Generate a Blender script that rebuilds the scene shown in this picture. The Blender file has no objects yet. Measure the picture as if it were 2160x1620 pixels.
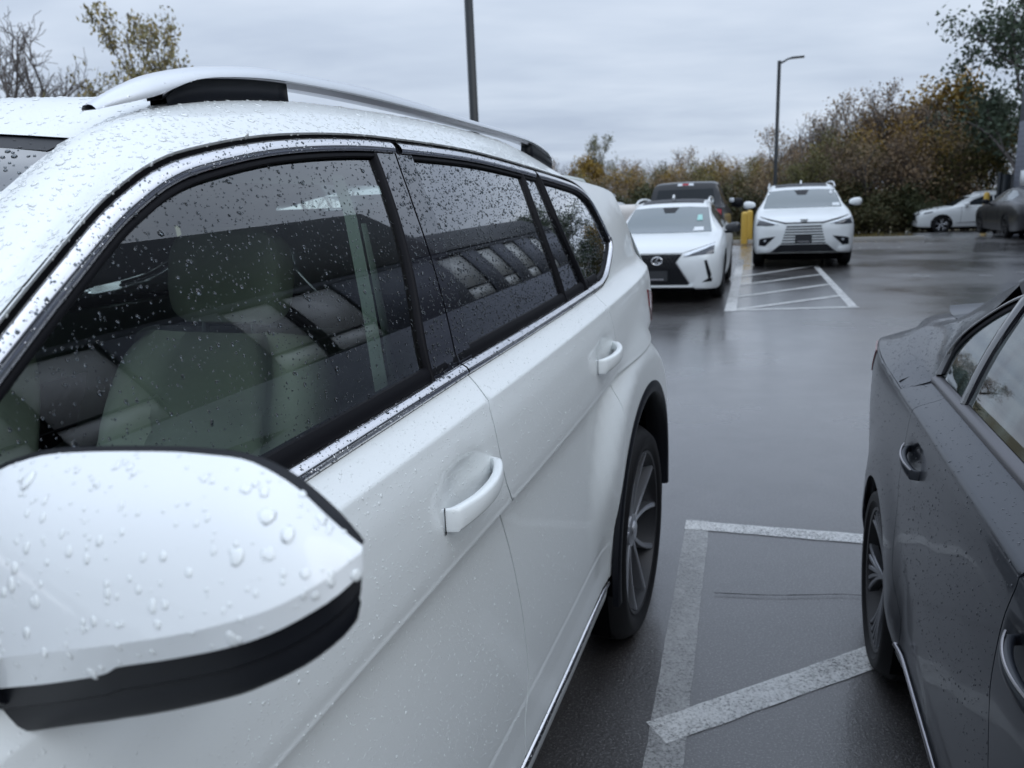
import bpy, bmesh, math, random
import numpy as np
from mathutils import Vector, Matrix
from mathutils.geometry import delaunay_2d_cdt
from mathutils.bvhtree import BVHTree

R = math.radians
scene = bpy.context.scene
COL = scene.collection
random.seed(7)
rng = np.random.default_rng(11)

# ------------------------------------------------------------------ camera
CAM_H = 1.50
pitch, roll = 0.2258, 0.0405
cd = bpy.data.cameras.new('camera')
cam = bpy.data.objects.new('camera', cd)
COL.objects.link(cam)
cd.sensor_fit = 'HORIZONTAL'; cd.sensor_width = 36.0
cd.lens = 1640.0 / 2160.0 * 36.0
cd.clip_start = 0.02; cd.clip_end = 3000
# image-down expressed in camera axes (x right, y down, z forward) -> world axes
dn = np.array([math.sin(roll) * math.cos(pitch), math.cos(roll) * math.cos(pitch), math.sin(pitch)])
zz = -dn
yy = np.array([0, 0, 1.0]); yy = yy - yy.dot(zz) * zz; yy /= np.linalg.norm(yy)
xx = np.cross(yy, zz)
A = np.array([xx, yy, zz])
right, down, fwd = A[:, 0], A[:, 1], A[:, 2]
M = Matrix(((right[0], -down[0], -fwd[0], 0), (right[1], -down[1], -fwd[1], 0), (right[2], -down[2], -fwd[2], CAM_H), (0, 0, 0, 1)))
cam.matrix_world = M
cd.dof.use_dof = True
cd.dof.focus_distance = 1.25
cd.dof.aperture_fstop = 6.8
scene.camera = cam

# ------------------------------------------------------------------ world: rainy overcast
SUN_EL, SUN_AZ = R(36), R(135)      # behind cloud, over the camera's right shoulder
world = bpy.data.worlds.new('World'); scene.world = world
world.use_nodes = True
wt = world.node_tree; wt.nodes.clear()
wn = wt.nodes.new; wl = wt.links.new
wo = wn('ShaderNodeOutputWorld'); bg = wn('ShaderNodeBackground'); bg.inputs['Strength'].default_value = 1.0
sky = wn('ShaderNodeTexSky'); sky.sky_type = 'NISHITA'; sky.sun_disc = False
sky.sun_elevation = SUN_EL; sky.sun_rotation = SUN_AZ
skys = wn('ShaderNodeVectorMath'); skys.operation = 'SCALE'; skys.inputs['Scale'].default_value = 0.06
wl(sky.outputs['Color'], skys.inputs[0])
tc = wn('ShaderNodeTexCoord')
sep = wn('ShaderNodeSeparateXYZ'); wl(tc.outputs['Generated'], sep.inputs[0])
def wmath(op, a, b=None, clamp=False):
    n = wn('ShaderNodeMath'); n.operation = op; n.use_clamp = clamp
    for i, v in enumerate((a, b)):
        if v is None: continue
        if isinstance(v, (int, float)): n.inputs[i].default_value = v
        else: wl(v, n.inputs[i])
    return n.outputs[0]
zc = wmath('MAXIMUM', sep.outputs[2], 0.0)
den = wmath('ADD', zc, 0.16)
px = wmath('DIVIDE', sep.outputs[0], den); py = wmath('DIVIDE', sep.outputs[1], den)
cmb = wn('ShaderNodeCombineXYZ'); wl(px, cmb.inputs[0]); wl(py, cmb.inputs[1])
def cloud(scale, detail, rough, dist, off):
    mp = wn('ShaderNodeMapping'); mp.inputs['Location'].default_value = (off, off * 0.7, 0)
    mp.inputs['Scale'].default_value = (0.75, 1.3, 1); mp.inputs['Rotation'].default_value = (0, 0, R(14))
    wl(cmb.outputs[0], mp.inputs[0])
    nz = wn('ShaderNodeTexNoise'); nz.inputs['Scale'].default_value = scale; nz.inputs['Detail'].default_value = detail
    nz.inputs['Roughness'].default_value = rough; nz.inputs['Distortion'].default_value = dist
    wl(mp.outputs[0], nz.inputs['Vector'])
    return nz.outputs[0]
c1 = cloud(0.85, 5, 0.50, 0.35, 3.1); c2 = cloud(2.4, 4, 0.5, 0.25, 8.7)
cs = wmath('ADD', wmath('MULTIPLY', c1, 0.72), wmath('MULTIPLY', c2, 0.28))
rmp = wn('ShaderNodeValToRGB'); wl(cs, rmp.inputs[0])
e = rmp.color_ramp.elements
e[0].position = 0.36; e[0].color = (0.385, 0.45, 0.565, 1)
e[1].position = 0.64; e[1].color = (0.565, 0.632, 0.735, 1)
m1 = e.new(0.50); m1.color = (0.475, 0.545, 0.655, 1)
# an overcast vault is brighter overhead than at the horizon
lum = wmath('ADD', wmath('MULTIPLY', wmath('POWER', zc, 2.2), 1.25), 1.0)
cl = wn('ShaderNodeVectorMath'); cl.operation = 'SCALE'; wl(rmp.outputs[0], cl.inputs[0]); wl(lum, cl.inputs['Scale'])
mx = wn('ShaderNodeMix'); mx.data_type = 'RGBA'; mx.inputs[0].default_value = 0.93
wl(skys.outputs[0], mx.inputs[6]); wl(cl.outputs[0], mx.inputs[7])
wl(mx.outputs[2], bg.inputs['Color']); wl(bg.outputs[0], wo.inputs['Surface'])

sd_ = bpy.data.lights.new('sun', 'SUN'); sd_.energy = 1.2; sd_.angle = R(60); sd_.color = (0.96, 0.985, 1.0)
sun = bpy.data.objects.new('sun', sd_); COL.objects.link(sun)
sun.rotation_euler = Vector((math.sin(SUN_AZ) * math.cos(SUN_EL), math.cos(SUN_AZ) * math.cos(SUN_EL), math.sin(SUN_EL))).to_track_quat('Z', 'Y').to_euler()

vs = scene.view_settings
vs.view_transform = 'Standard'; vs.look = 'None'; vs.exposure = 0.34; vs.gamma = 1.0
try: vs.use_curve_mapping = False
except Exception: pass
scene.cycles.max_bounces = 8; scene.cycles.transparent_max_bounces = 12
scene.cycles.transmission_bounces = 6; scene.cycles.glossy_bounces = 4; scene.cycles.diffuse_bounces = 3
scene.cycles.caustics_reflective = False; scene.cycles.caustics_refractive = False
scene.cycles.use_denoising = True

# ------------------------------------------------------------------ helpers
def tag(o, label=None, cat=None, group=None, kind=None):
    if label: o['label'] = label
    if cat: o['category'] = cat
    if group: o['group'] = group
    if kind: o['kind'] = kind
    return o

def obj(name, verts, faces, mat=None, parent=None, smooth=True, sharp=35, kind=None):
    me = bpy.data.meshes.new(name)
    V_ = np.asarray([tuple(v) for v in verts] if not isinstance(verts, np.ndarray) else verts, dtype=np.float32).reshape(-1, 3)
    ln = np.fromiter((len(f) for f in faces), dtype=np.int32, count=len(faces))
    ix = np.fromiter((i for f in faces for i in f), dtype=np.int32, count=int(ln.sum()))
    me.vertices.add(len(V_)); me.vertices.foreach_set('co', V_.ravel())
    me.loops.add(len(ix)); me.loops.foreach_set('vertex_index', ix)
    me.polygons.add(len(ln)); me.polygons.foreach_set('loop_start', np.r_[0, np.cumsum(ln)[:-1]].astype(np.int32) if len(ln) else [])
    me.update(calc_edges=True)
    if len(V_) < 20000: me.validate()
    if smooth and len(me.polygons):
        me.polygons.foreach_set('use_smooth', np.ones(len(me.polygons), dtype=bool))
        if sharp: me.set_sharp_from_angle(angle=R(sharp))
    me.update()
    o = bpy.data.objects.new(name, me)
    if mat is not None: me.materials.append(mat)
    COL.objects.link(o)
    if parent is not None: o.parent = parent
    if kind: o['kind'] = kind
    return o

def empty(name, loc=(0, 0, 0), rz=0):
    o = bpy.data.objects.new(name, None); COL.objects.link(o)
    o.empty_display_size = 0.2; o.location = loc; o.rotation_euler = (0, 0, rz)
    return o

def copy_tree(o, parent=None):
    c = o.copy(); COL.objects.link(c); c.parent = parent
    for ch in list(o.children): copy_tree(ch, c)
    return c

def mirror_x(o, parent=None, name=None):
    """the same part on the other flank of the car (local x negated)"""
    me = o.data.copy()
    cn = None
    if o.data.has_custom_normals:
        cn = np.empty(len(me.loops) * 3); o.data.corner_normals.foreach_get('vector', cn); cn = cn.reshape(-1, 3) * np.array([-1, 1, 1])
        starts = [(pl_.loop_start, pl_.loop_total) for pl_ in me.polygons]
    n = len(me.vertices); co = np.empty(n * 3); me.vertices.foreach_get('co', co)
    co = co.reshape(-1, 3); co[:, 0] *= -1; me.vertices.foreach_set('co', co.ravel())
    me.flip_normals(); me.update()
    if cn is not None:
        out = cn.copy()
        for st_, tt_ in starts:                            # flipping keeps the first corner and reverses the rest
            out[st_ + 1:st_ + tt_] = cn[st_ + 1:st_ + tt_][::-1]
        me.normals_split_custom_set([tuple(v) for v in out])
    c = bpy.data.objects.new(name or o.name.split('.')[0], me); COL.objects.link(c)
    c.parent = parent if parent is not None else o.parent
    if 'kind' in o: c['kind'] = o['kind']
    return c

def cr(pts, n):
    """Catmull-Rom through the points, n samples, roughly even in length"""
    P = np.array(pts, float)
    if len(P) == 2:
        t = np.linspace(0, 1, n)[:, None]; return P[0] * (1 - t) + P[1] * t
    Q = np.vstack([2 * P[0] - P[1], P, 2 * P[-1] - P[-2]])
    out = []
    for i in range(1, len(Q) - 2):
        p0, p1, p2, p3 = Q[i - 1], Q[i], Q[i + 1], Q[i + 2]
        for t in np.linspace(0, 1, 12, endpoint=False):
            out.append(0.5 * ((2 * p1) + (-p0 + p2) * t + (2 * p0 - 5 * p1 + 4 * p2 - p3) * t * t + (-p0 + 3 * p1 - 3 * p2 + p3) * t ** 3))
    out.append(P[-1]); out = np.array(out)
    return resample(out, n)

def resample(P, n):
    P = np.asarray(P, float)
    d = np.r_[0, np.cumsum(np.linalg.norm(np.diff(P, axis=0), axis=1))]
    t = np.linspace(0, d[-1], n)
    return np.stack([np.interp(t, d, P[:, k]) for k in range(P.shape[1])], 1)

def inpoly(pts, poly):
    """points (n,2) inside polygon -> bool array"""
    pts = np.asarray(pts, float).reshape(-1, 2); Q = np.asarray(poly, float); P2 = np.roll(Q, 1, 0)
    x, y = pts[:, :1], pts[:, 1:]
    c = ((Q[:, 1] > y) != (P2[:, 1] > y)) & (x < (P2[:, 0] - Q[:, 0]) * (y - Q[:, 1]) / np.where(P2[:, 1] == Q[:, 1], 1e-30, P2[:, 1] - Q[:, 1]) + Q[:, 0])
    return c.sum(1) % 2 == 1

def densify(poly, step):
    out = []
    n = len(poly)
    for i in range(n):
        a = np.array(poly[i], float); b = np.array(poly[(i + 1) % n], float)
        k = max(1, int(math.ceil(np.linalg.norm(b - a) / step)))
        for j in range(k): out.append(tuple(a + (b - a) * j / k))
    return out

def cdt(outline, holes=(), du=0.05, dv=0.02, extra=()):
    """triangulate a 2-d outline with holes on a regular inner grid"""
    s = min(du, dv) * 1.4
    loops = [densify(outline, s)] + [densify(h, s) for h in holes]
    V = []; E = []
    for L in loops:
        b = len(V); V += L; E += [(b + i, b + (i + 1) % len(L)) for i in range(len(L))]
    a = np.array(outline); lo = a.min(0); hi = a.max(0)
    nu = max(1, int((hi[0] - lo[0]) / du)); nv = max(1, int((hi[1] - lo[1]) / dv))
    allp = np.array(V)
    def inside(q):
        m_ = inpoly(q, loops[0])
        for h in loops[1:]: m_ &= ~inpoly(q, h)
        return m_
    gu = lo[0] + (np.arange(nu + 1) + 0.5) * (hi[0] - lo[0]) / (nu + 1); gv = lo[1] + (np.arange(nv + 1) + 0.5) * (hi[1] - lo[1]) / (nv + 1)
    G = np.stack(np.meshgrid(gu, gv, indexing='ij'), -1).reshape(-1, 2); G = G[inside(G)]
    if len(G):
        d2 = ((G[:, None, 0] - allp[None, :, 0]) / du) ** 2 + ((G[:, None, 1] - allp[None, :, 1]) / dv) ** 2
        G = G[d2.min(1) >= 0.12]
    if len(extra):
        ex = np.asarray(extra, float); ts = np.unique(np.round(ex[:, 1], 6))
        if len(G): G = G[(np.abs(G[:, 1:] - ts[None]) / dv).min(1) >= 0.75]
        ex = ex[inside(ex)]; V += [tuple(q) for q in ex]
    V += [tuple(q) for q in G]
    r = delaunay_2d_cdt([Vector(v) for v in V], E, [], 0, 1e-7)
    vv = np.array([(v.x, v.y) for v in r[0]])
    T = np.array([tuple(f) for f in r[2] if len(f) == 3])
    a_, b_, c_ = vv[T[:, 0]], vv[T[:, 1]], vv[T[:, 2]]
    ar = (b_[:, 0] - a_[:, 0]) * (c_[:, 1] - a_[:, 1]) - (b_[:, 1] - a_[:, 1]) * (c_[:, 0] - a_[:, 0])
    ok = inside((a_ + b_ + c_) / 3) & (np.abs(ar) > 1e-12)
    F = [tuple(int(k) for k in (t if s_ > 0 else t[::-1])) for t, s_ in zip(T[ok], ar[ok])]
    return vv, F

def thicken(P, F, N, th):
    """give a sheet thickness th along -N (edges closed)"""
    n = len(P); P2 = P - N * th
    faces = list(F) + [tuple(i + n for i in f[::-1]) for f in F]
    cnt = {}
    for f in F:
        for i in range(len(f)):
            a, b = f[i], f[(i + 1) % len(f)]; cnt[(a, b)] = cnt.get((a, b), 0) + 1
    for (a, b) in cnt:
        if (b, a) not in cnt: faces.append((b, a, a + n, b + n))
    return np.vstack([P, P2]), faces

def normals(P, F):
    N = np.zeros_like(P)
    for f in F:
        n = np.cross(P[f[1]] - P[f[0]], P[f[2]] - P[f[0]])
        for i in f: N[i] += n
    l = np.linalg.norm(N, axis=1); l[l == 0] = 1
    return N / l[:, None]

def grid_faces(nr, nc, wrap=False, base=0):
    F = []
    for i in range(nr - 1):
        for j in range(nc if wrap else nc - 1):
            k = (j + 1) % nc
            F.append((base + i * nc + j, base + i * nc + k, base + (i + 1) * nc + k, base + (i + 1) * nc + j))
    return F

def loft(rows, wrap=False):
    rows = [np.asarray(r, float) for r in rows]
    return np.vstack(rows), grid_faces(len(rows), len(rows[0]), wrap)

def lathe_x(profile, seg=48, phase=0.0):
    """profile [(x, r)] turned round the x axis"""
    rows = []
    for (x, r) in profile:
        a = np.linspace(0, 2 * math.pi, seg, endpoint=False) + phase
        rows.append(np.stack([np.full(seg, x), r * np.cos(a), r * np.sin(a)], 1))
    V, F = loft(rows, True)
    return V, F

def merge(parts):
    V = []; F = []; b = 0
    for v, f in parts:
        V.append(np.asarray(v, float)); F += [tuple(i + b for i in q) for q in f]; b += len(v)
    return np.vstack(V), F

def box(lo, hi):
    x0, y0, z0 = lo; x1, y1, z1 = hi
    V = [(x0, y0, z0), (x1, y0, z0), (x1, y1, z0), (x0, y1, z0), (x0, y0, z1), (x1, y0, z1), (x1, y1, z1), (x0, y1, z1)]
    return np.array(V, float), [(0, 3, 2, 1), (4, 5, 6, 7), (0, 1, 5, 4), (1, 2, 6, 5), (2, 3, 7, 6), (3, 0, 4, 7)]

def rbox(lo, hi, r, seg=3):
    """box with rounded edges"""
    bm = bmesh.new(); v, f = box(lo, hi)
    vs_ = [bm.verts.new(tuple(p)) for p in v]
    for q in f: bm.faces.new([vs_[i] for i in q])
    bmesh.ops.bevel(bm, geom=list(bm.edges), offset=r, segments=seg, profile=0.5, affect='EDGES')
    bm.verts.ensure_lookup_table()
    V = np.array([tuple(p.co) for p in bm.verts]); F = [tuple(p.index for p in q.verts) for q in bm.faces]
    bm.free(); return V, F

def tube(path, rad, seg=6, caps=True):
    """round bar along a 3-d path; rad scalar or list"""
    P = np.array(path, float); n = len(P)
    rad = np.broadcast_to(np.asarray(rad, float), (n,))
    T = np.gradient(P, axis=0); T /= np.maximum(np.linalg.norm(T, axis=1), 1e-9)[:, None]
    ref = np.array([0, 0, 1.0]) if abs(T[0][2]) < 0.9 else np.array([1.0, 0, 0])
    rows = []
    u = np.cross(ref, T[0]); u /= np.linalg.norm(u)
    for i in range(n):
        u = u - u.dot(T[i]) * T[i]; u /= max(np.linalg.norm(u), 1e-9)
        w = np.cross(T[i], u)
        a = np.linspace(0, 2 * math.pi, seg, endpoint=False)
        rows.append(P[i] + rad[i] * (np.cos(a)[:, None] * u + np.sin(a)[:, None] * w))
    V, F = loft(rows, True)
    if caps: F += [tuple(range(seg))[::-1], tuple(range((n - 1) * seg, n * seg))]
    return V, F

def sstep(a, b, x):
    t = min(1.0, max(0.0, (x - a) / (b - a))); return t * t * (3 - 2 * t)

# ------------------------------------------------------------------ materials
def mat(name, base=(0.5, 0.5, 0.5), rough=0.5, metal=0.0, coat=0.0, spec=0.5, crough=0.03):
    m = bpy.data.materials.new(name); m.use_nodes = True
    b = m.node_tree.nodes['Principled BSDF']
    b.inputs['Base Color'].default_value = (*base, 1); b.inputs['Roughness'].default_value = rough
    b.inputs['Metallic'].default_value = metal; b.inputs['Coat Weight'].default_value = coat
    b.inputs['Coat Roughness'].default_value = crough
    b.inputs['Specular IOR Level'].default_value = spec
    return m
def nd(m, t): return m.node_tree.nodes.new(t)
def lk(m, a, b): m.node_tree.links.new(a, b)
def P_(m): return m.node_tree.nodes['Principled BSDF']
def objco(m, scale=(1, 1, 1)):
    t = nd(m, 'ShaderNodeTexCoord'); mp = nd(m, 'ShaderNodeMapping'); mp.inputs['Scale'].default_value = scale
    lk(m, t.outputs['Object'], mp.inputs[0]); return mp.outputs[0]
def noise(m, vec, scale, detail=4, rough=0.55):
    n = nd(m, 'ShaderNodeTexNoise'); n.inputs['Scale'].default_value = scale; n.inputs['Detail'].default_value = detail
    n.inputs['Roughness'].default_value = rough; lk(m, vec, n.inputs['Vector']); return n.outputs[0]
def ramp(m, fac, stops):
    r = nd(m, 'ShaderNodeValToRGB'); lk(m, fac, r.inputs[0]); el = r.color_ramp.elements
    while len(el) > 1: el.remove(el[0])
    el[0].position = stops[0][0]; el[0].color = (*stops[0][1], 1) if len(stops[0][1]) == 3 else stops[0][1]
    for p, c in stops[1:]:
        q = el.new(p); q.color = (*c, 1)
    return r.outputs[0]
def g3(v): return (v, v, v)
def bump(m, height, strength=0.2, dist=0.01, prev=None):
    b = nd(m, 'ShaderNodeBump'); b.inputs['Strength'].default_value = strength; b.inputs['Distance'].default_value = dist
    lk(m, height, b.inputs['Height'])
    if prev is not None: lk(m, prev, b.inputs['Normal'])
    return b.outputs[0]

def wet_paint(name, base, rough, metal, coat, layers):
    """car paint under clear coat, with rain beading: layers = [(voronoi scale, coverage, bump strength)]"""
    m = mat(name, base, rough, metal, coat)
    co = objco(m); prev = None
    for sc, cov, st in layers:
        v = nd(m, 'ShaderNodeTexVoronoi'); v.inputs['Scale'].default_value = sc; lk(m, co, v.inputs['Vector'])
        s = nd(m, 'ShaderNodeSeparateColor'); lk(m, v.outputs['Color'], s.inputs[0])
        # only some cells carry a bead, each with its own size
        r1 = nd(m, 'ShaderNodeMapRange'); r1.inputs['From Min'].default_value = 1 - cov; r1.inputs['From Max'].default_value = 1.0
        r1.inputs['To Min'].default_value = 0.0; r1.inputs['To Max'].default_value = 0.42; lk(m, s.outputs[0], r1.inputs['Value'])
        d = nd(m, 'ShaderNodeMath'); d.operation = 'SUBTRACT'; lk(m, r1.outputs[0], d.inputs[0]); lk(m, v.outputs['Distance'], d.inputs[1])
        d2 = nd(m, 'ShaderNodeMath'); d2.operation = 'MAXIMUM'; lk(m, d.outputs[0], d2.inputs[0]); d2.inputs[1].default_value = 0
        d3 = nd(m, 'ShaderNodeMath'); d3.operation = 'POWER'; lk(m, d2.outputs[0], d3.inputs[0]); d3.inputs[1].default_value = 0.5
        prev = bump(m, d3.outputs[0], st, 1.2 / sc, prev)
    lk(m, prev, P_(m).inputs['Normal']); lk(m, prev, P_(m).inputs['Coat Normal'])
    return m

def glass(name, tint, refl=1.0, rough=0.0, fog=0.0, fogc=(0.4, 0.5, 0.5)):
    """window pane: tinted transmission with Fresnel reflection, both surfaces counted"""
    m = bpy.data.materials.new(name); m.use_nodes = True
    nt = m.node_tree; nt.nodes.clear()
    o = nd(m, 'ShaderNodeOutputMaterial')
    t = nd(m, 'ShaderNodeBsdfTransparent'); t.inputs[0].default_value = (*tint, 1)
    g = nd(m, 'ShaderNodeBsdfGlossy'); g.inputs['Roughness'].default_value = rough; g.inputs[0].default_value = (1, 1, 1, 1)
    f = nd(m, 'ShaderNodeFresnel'); f.inputs[0].default_value = 1.52
    k = nd(m, 'ShaderNodeMath'); k.operation = 'MULTIPLY'; k.inputs[1].default_value = 1.7 * refl; k.use_clamp = True
    lk(m, f.outputs[0], k.inputs[0])
    x = nd(m, 'ShaderNodeMixShader'); lk(m, k.outputs[0], x.inputs[0])
    base = t.outputs[0]
    if fog > 0:
        df = nd(m, 'ShaderNodeBsdfDiffuse'); df.inputs[0].default_value = (*fogc, 1)
        co = objco(m, (3, 3, 1.2)); nz = noise(m, co, 2.5, 4)
        rr = nd(m, 'ShaderNodeMapRange'); rr.inputs['From Min'].default_value = 0.40; rr.inputs['From Max'].default_value = 0.75
        rr.inputs['To Max'].default_value = fog; lk(m, nz, rr.inputs['Value'])
        mf = nd(m, 'ShaderNodeMixShader'); lk(m, rr.outputs[0], mf.inputs[0]); lk(m, t.outputs[0], mf.inputs[1]); lk(m, df.outputs[0], mf.inputs[2])
        base = mf.outputs[0]
    lk(m, base, x.inputs[1]); lk(m, g.outputs[0], x.inputs[2]); lk(m, x.outputs[0], o.inputs[0])
    return m

MT = {}
MT['white'] = wet_paint('white_paint', (0.80, 0.835, 0.84), 0.38, 0.0, 0.55, [(230, 0.30, 0.30), (520, 0.45, 0.30)])
MT['white_far'] = mat('white_paint_far', (0.81, 0.84, 0.845), 0.35, 0, 0.5)
MT['grey'] = wet_paint('graphite_paint', (0.024, 0.028, 0.037), 0.36, 0.4, 0.38, [(420, 0.25, 0.10)]); P_(MT['grey']).inputs['Coat Roughness'].default_value = 0.07
MT['grey_far'] = mat('graphite_paint_far', (0.022, 0.023, 0.027), 0.38, 0.3, 0.4)
MT['black_paint'] = mat('black_paint', (0.014, 0.016, 0.020), 0.35, 0.0, 0.35)
MT['silver_far'] = mat('silver_paint', (0.42, 0.44, 0.46), 0.35, 0.5, 0.6)
MT['gloss_black'] = mat('gloss_black_trim', (0.010, 0.010, 0.014), 0.04, 0, 1.0, 1.0, 0.01)
MT['black'] = mat('black_plastic', (0.007, 0.008, 0.011), 0.42, 0, 0, 0.22)
MT['clad'] = mat('black_cladding', (0.007, 0.008, 0.011), 0.42, 0, 0, 0.18)
MT['dark'] = mat('dark_void', (0.004, 0.004, 0.005), 0.9, 0, 0, 0.05)
MT['rubber'] = mat('rubber_seal', (0.005, 0.005, 0.007), 0.6, 0, 0, 0.15)
MT['chrome'] = wet_paint('chrome_trim', (0.80, 0.79, 0.80), 0.10, 1.0, 0.0, [(260, 0.45, 0.55)])
MT['chrome_dull'] = mat('dull_chrome', (0.42, 0.41, 0.43), 0.28, 1.0)
MT['trim_grey'] = mat('smoked_trim', (0.15, 0.145, 0.155), 0.33, 0.8)
MT['rail'] = wet_paint('silver_rail', (0.70, 0.72, 0.74), 0.32, 0.75, 0.3, [(230, 0.25, 0.3)])
MT['tyre'] = mat('tyre_rubber', (0.007, 0.007, 0.008), 0.6, 0, 0, 0.28)
MT['rim'] = mat('machined_alloy', (0.52, 0.53, 0.56), 0.30, 0.9)
MT['rim_smoke'] = mat('smoked_alloy', (0.20, 0.205, 0.22), 0.32, 0.9)
MT['rim_dark'] = mat('dark_alloy', (0.012, 0.012, 0.014), 0.42, 0.3)
MT['rim_silver'] = mat('bright_alloy', (0.55, 0.56, 0.58), 0.25, 0.9)
MT['glass'] = glass('green_tinted_glass', (0.64, 0.755, 0.705), 1.45)
MT['glass_dark'] = glass('privacy_glass', (0.035, 0.036, 0.045), 1.6)
MT['glass_ws'] = glass('windscreen_glass', (0.66, 0.76, 0.75), 1.2)
MT['glass_sedan'] = glass('fogged_glass', (0.42, 0.52, 0.50), 0.9, 0.0, 0.25, (0.42, 0.56, 0.55))
MT['glass_far'] = mat('far_window_glass', (0.018, 0.023, 0.027), 0.08, 0.0, 0.0, 0.35)
MT['sky_glass_far'] = mat('far_glass_sky_tone', (0.105, 0.135, 0.145), 0.10, 0.0, 0.6, 0.8)  # paler base colour stands in for sky mirrored in the far panes
MT['red'] = mat('red_lens', (0.22, 0.012, 0.018), 0.12, 0, 0.6)
MT['red_far'] = mat('red_lens_far', (0.42, 0.015, 0.03), 0.2, 0, 0.4)
MT['seat'] = mat('grey_leather', (0.60, 0.60, 0.53), 0.55)
MT['trim'] = mat('pale_interior_trim', (0.40, 0.44, 0.42), 0.6)
MT['trim_dark'] = mat('dark_interior', (0.03, 0.033, 0.034), 0.6)
MT['yellow'] = mat('yellow_post_paint', (0.62, 0.40, 0.07), 0.5)
MT['pole'] = mat('dark_pole_paint', (0.012, 0.016, 0.020), 0.45, 0, 0, 0.35)
MT['lamp_clear'] = mat('lamp_glass', (0.05, 0.055, 0.065), 0.08, 0.2, 0.5)
MT['lamp_white'] = mat('lamp_reflector', (0.72, 0.76, 0.80), 0.15, 0.3, 0.5)
MT['teal'] = mat('teal_sticker', (0.36, 0.66, 0.62), 0.6)
MT['paper'] = mat('white_paper', (0.75, 0.78, 0.80), 0.6)
MT['brown_glass'] = mat('amber', (0.5, 0.2, 0.02), 0.2)

w_ = bpy.data.materials.new('rain_water'); w_.use_nodes = True
b_ = w_.node_tree.nodes['Principled BSDF']
b_.inputs['Base Color'].default_value = (1, 1, 1, 1); b_.inputs['Roughness'].default_value = 0.0
b_.inputs['IOR'].default_value = 1.33; b_.inputs['Transmission Weight'].default_value = 1.0
MT['water'] = w_
def bead(name, tint, gl=1.0):
    """thin bead of water: body tint stands in for the reflection a drop takes away, mirror-like skin by Fresnel"""
    m = bpy.data.materials.new(name); m.use_nodes = True; m.node_tree.nodes.clear()
    o = nd(m, 'ShaderNodeOutputMaterial'); t = nd(m, 'ShaderNodeBsdfTransparent'); t.inputs[0].default_value = (*tint, 1)
    g = nd(m, 'ShaderNodeBsdfGlossy'); g.inputs['Roughness'].default_value = 0.02; f = nd(m, 'ShaderNodeFresnel'); f.inputs[0].default_value = 1.36
    k = nd(m, 'ShaderNodeMath'); k.operation = 'MULTIPLY'; k.inputs[1].default_value = gl; k.use_clamp = True; lk(m, f.outputs[0], k.inputs[0])
    x = nd(m, 'ShaderNodeMixShader'); lk(m, k.outputs[0], x.inputs[0]); lk(m, t.outputs[0], x.inputs[1]); lk(m, g.outputs[0], x.inputs[2]); lk(m, x.outputs[0], o.inputs[0])
    return m
MT['bead_paint'] = mat('bead_on_white_paint', (0.80, 0.835, 0.84), 0.30, 0.0, 1.0, 0.5, 0.0)
MT['bead_grey'] = mat('bead_on_grey_paint', (0.05, 0.055, 0.068), 0.30, 0.4, 1.0, 0.8, 0.0)
MT['bead_glass'] = bead('bead_on_glass', (0.60, 0.63, 0.65), 1.4)  # grey tint darkens the reflection under each bead

# ------------------------------------------------------------------ ground
def rough_asphalt():
    m = mat('wet_asphalt', (0.04, 0.04, 0.043), 0.3)
    co = objco(m)
    big = noise(m, co, 0.35, 5, 0.6); mid = noise(m, co, 3.5, 4); fine = noise(m, co, 55, 3, 0.7); grit = noise(m, co, 140, 3, 0.75)
    c = ramp(m, mid, [(0.25, (0.028, 0.0255, 0.0245)), (0.75, (0.058, 0.053, 0.052))])
    # pale stones worn out of the binder
    st = ramp(m, grit, [(0.0, (0, 0, 0)), (0.54, (0, 0, 0)), (0.68, (0.19, 0.183, 0.178))])
    ad = nd(m, 'ShaderNodeMix'); ad.data_type = 'RGBA'; ad.blend_type = 'ADD'; ad.inputs[0].default_value = 1
    lk(m, c, ad.inputs[6]); lk(m, st, ad.inputs[7]); lk(m, ad.outputs[2], P_(m).inputs['Base Color'])
    # standing water film: smooth where it pools
    ro = ramp(m, big, [(0.36, g3(0.22)), (0.50, g3(0.34)), (0.66, g3(0.46))])
    lk(m, ro, P_(m).inputs['Roughness'])
    b1 = bump(m, fine, 0.6, 0.005); b2 = bump(m, grit, 0.8, 0.004, b1)
    lk(m, b2, P_(m).inputs['Normal'])
    P_(m).inputs['Specular IOR Level'].default_value = 0.9; P_(m).inputs['Coat Weight'].default_value = 1.0; P_(m).inputs['Coat IOR'].default_value = 1.6; lk(m, ramp(m, big, [(0.38, g3(0.09)), (0.52, g3(0.20)), (0.68, g3(0.30))]), P_(m).inputs['Coat Roughness']); bc = bump(m, fine, 0.16, 0.003); lk(m, bc, P_(m).inputs['Coat Normal'])
    return m
MT['asphalt'] = rough_asphalt()
SY = 0.315                                       # the stalls run this far right of the view
ES = np.array([math.sin(SY), math.cos(SY)]); EQ = np.array([math.cos(SY), -math.sin(SY)])
def ground_z(x, y):
    p = x * ES[0] + y * ES[1]
    return -0.036 * min(30.0, max(0.0, p - 27.0))
def pq(p, q): return (p * ES[0] + q * EQ[0], p * ES[1] + q * EQ[1])

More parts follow.
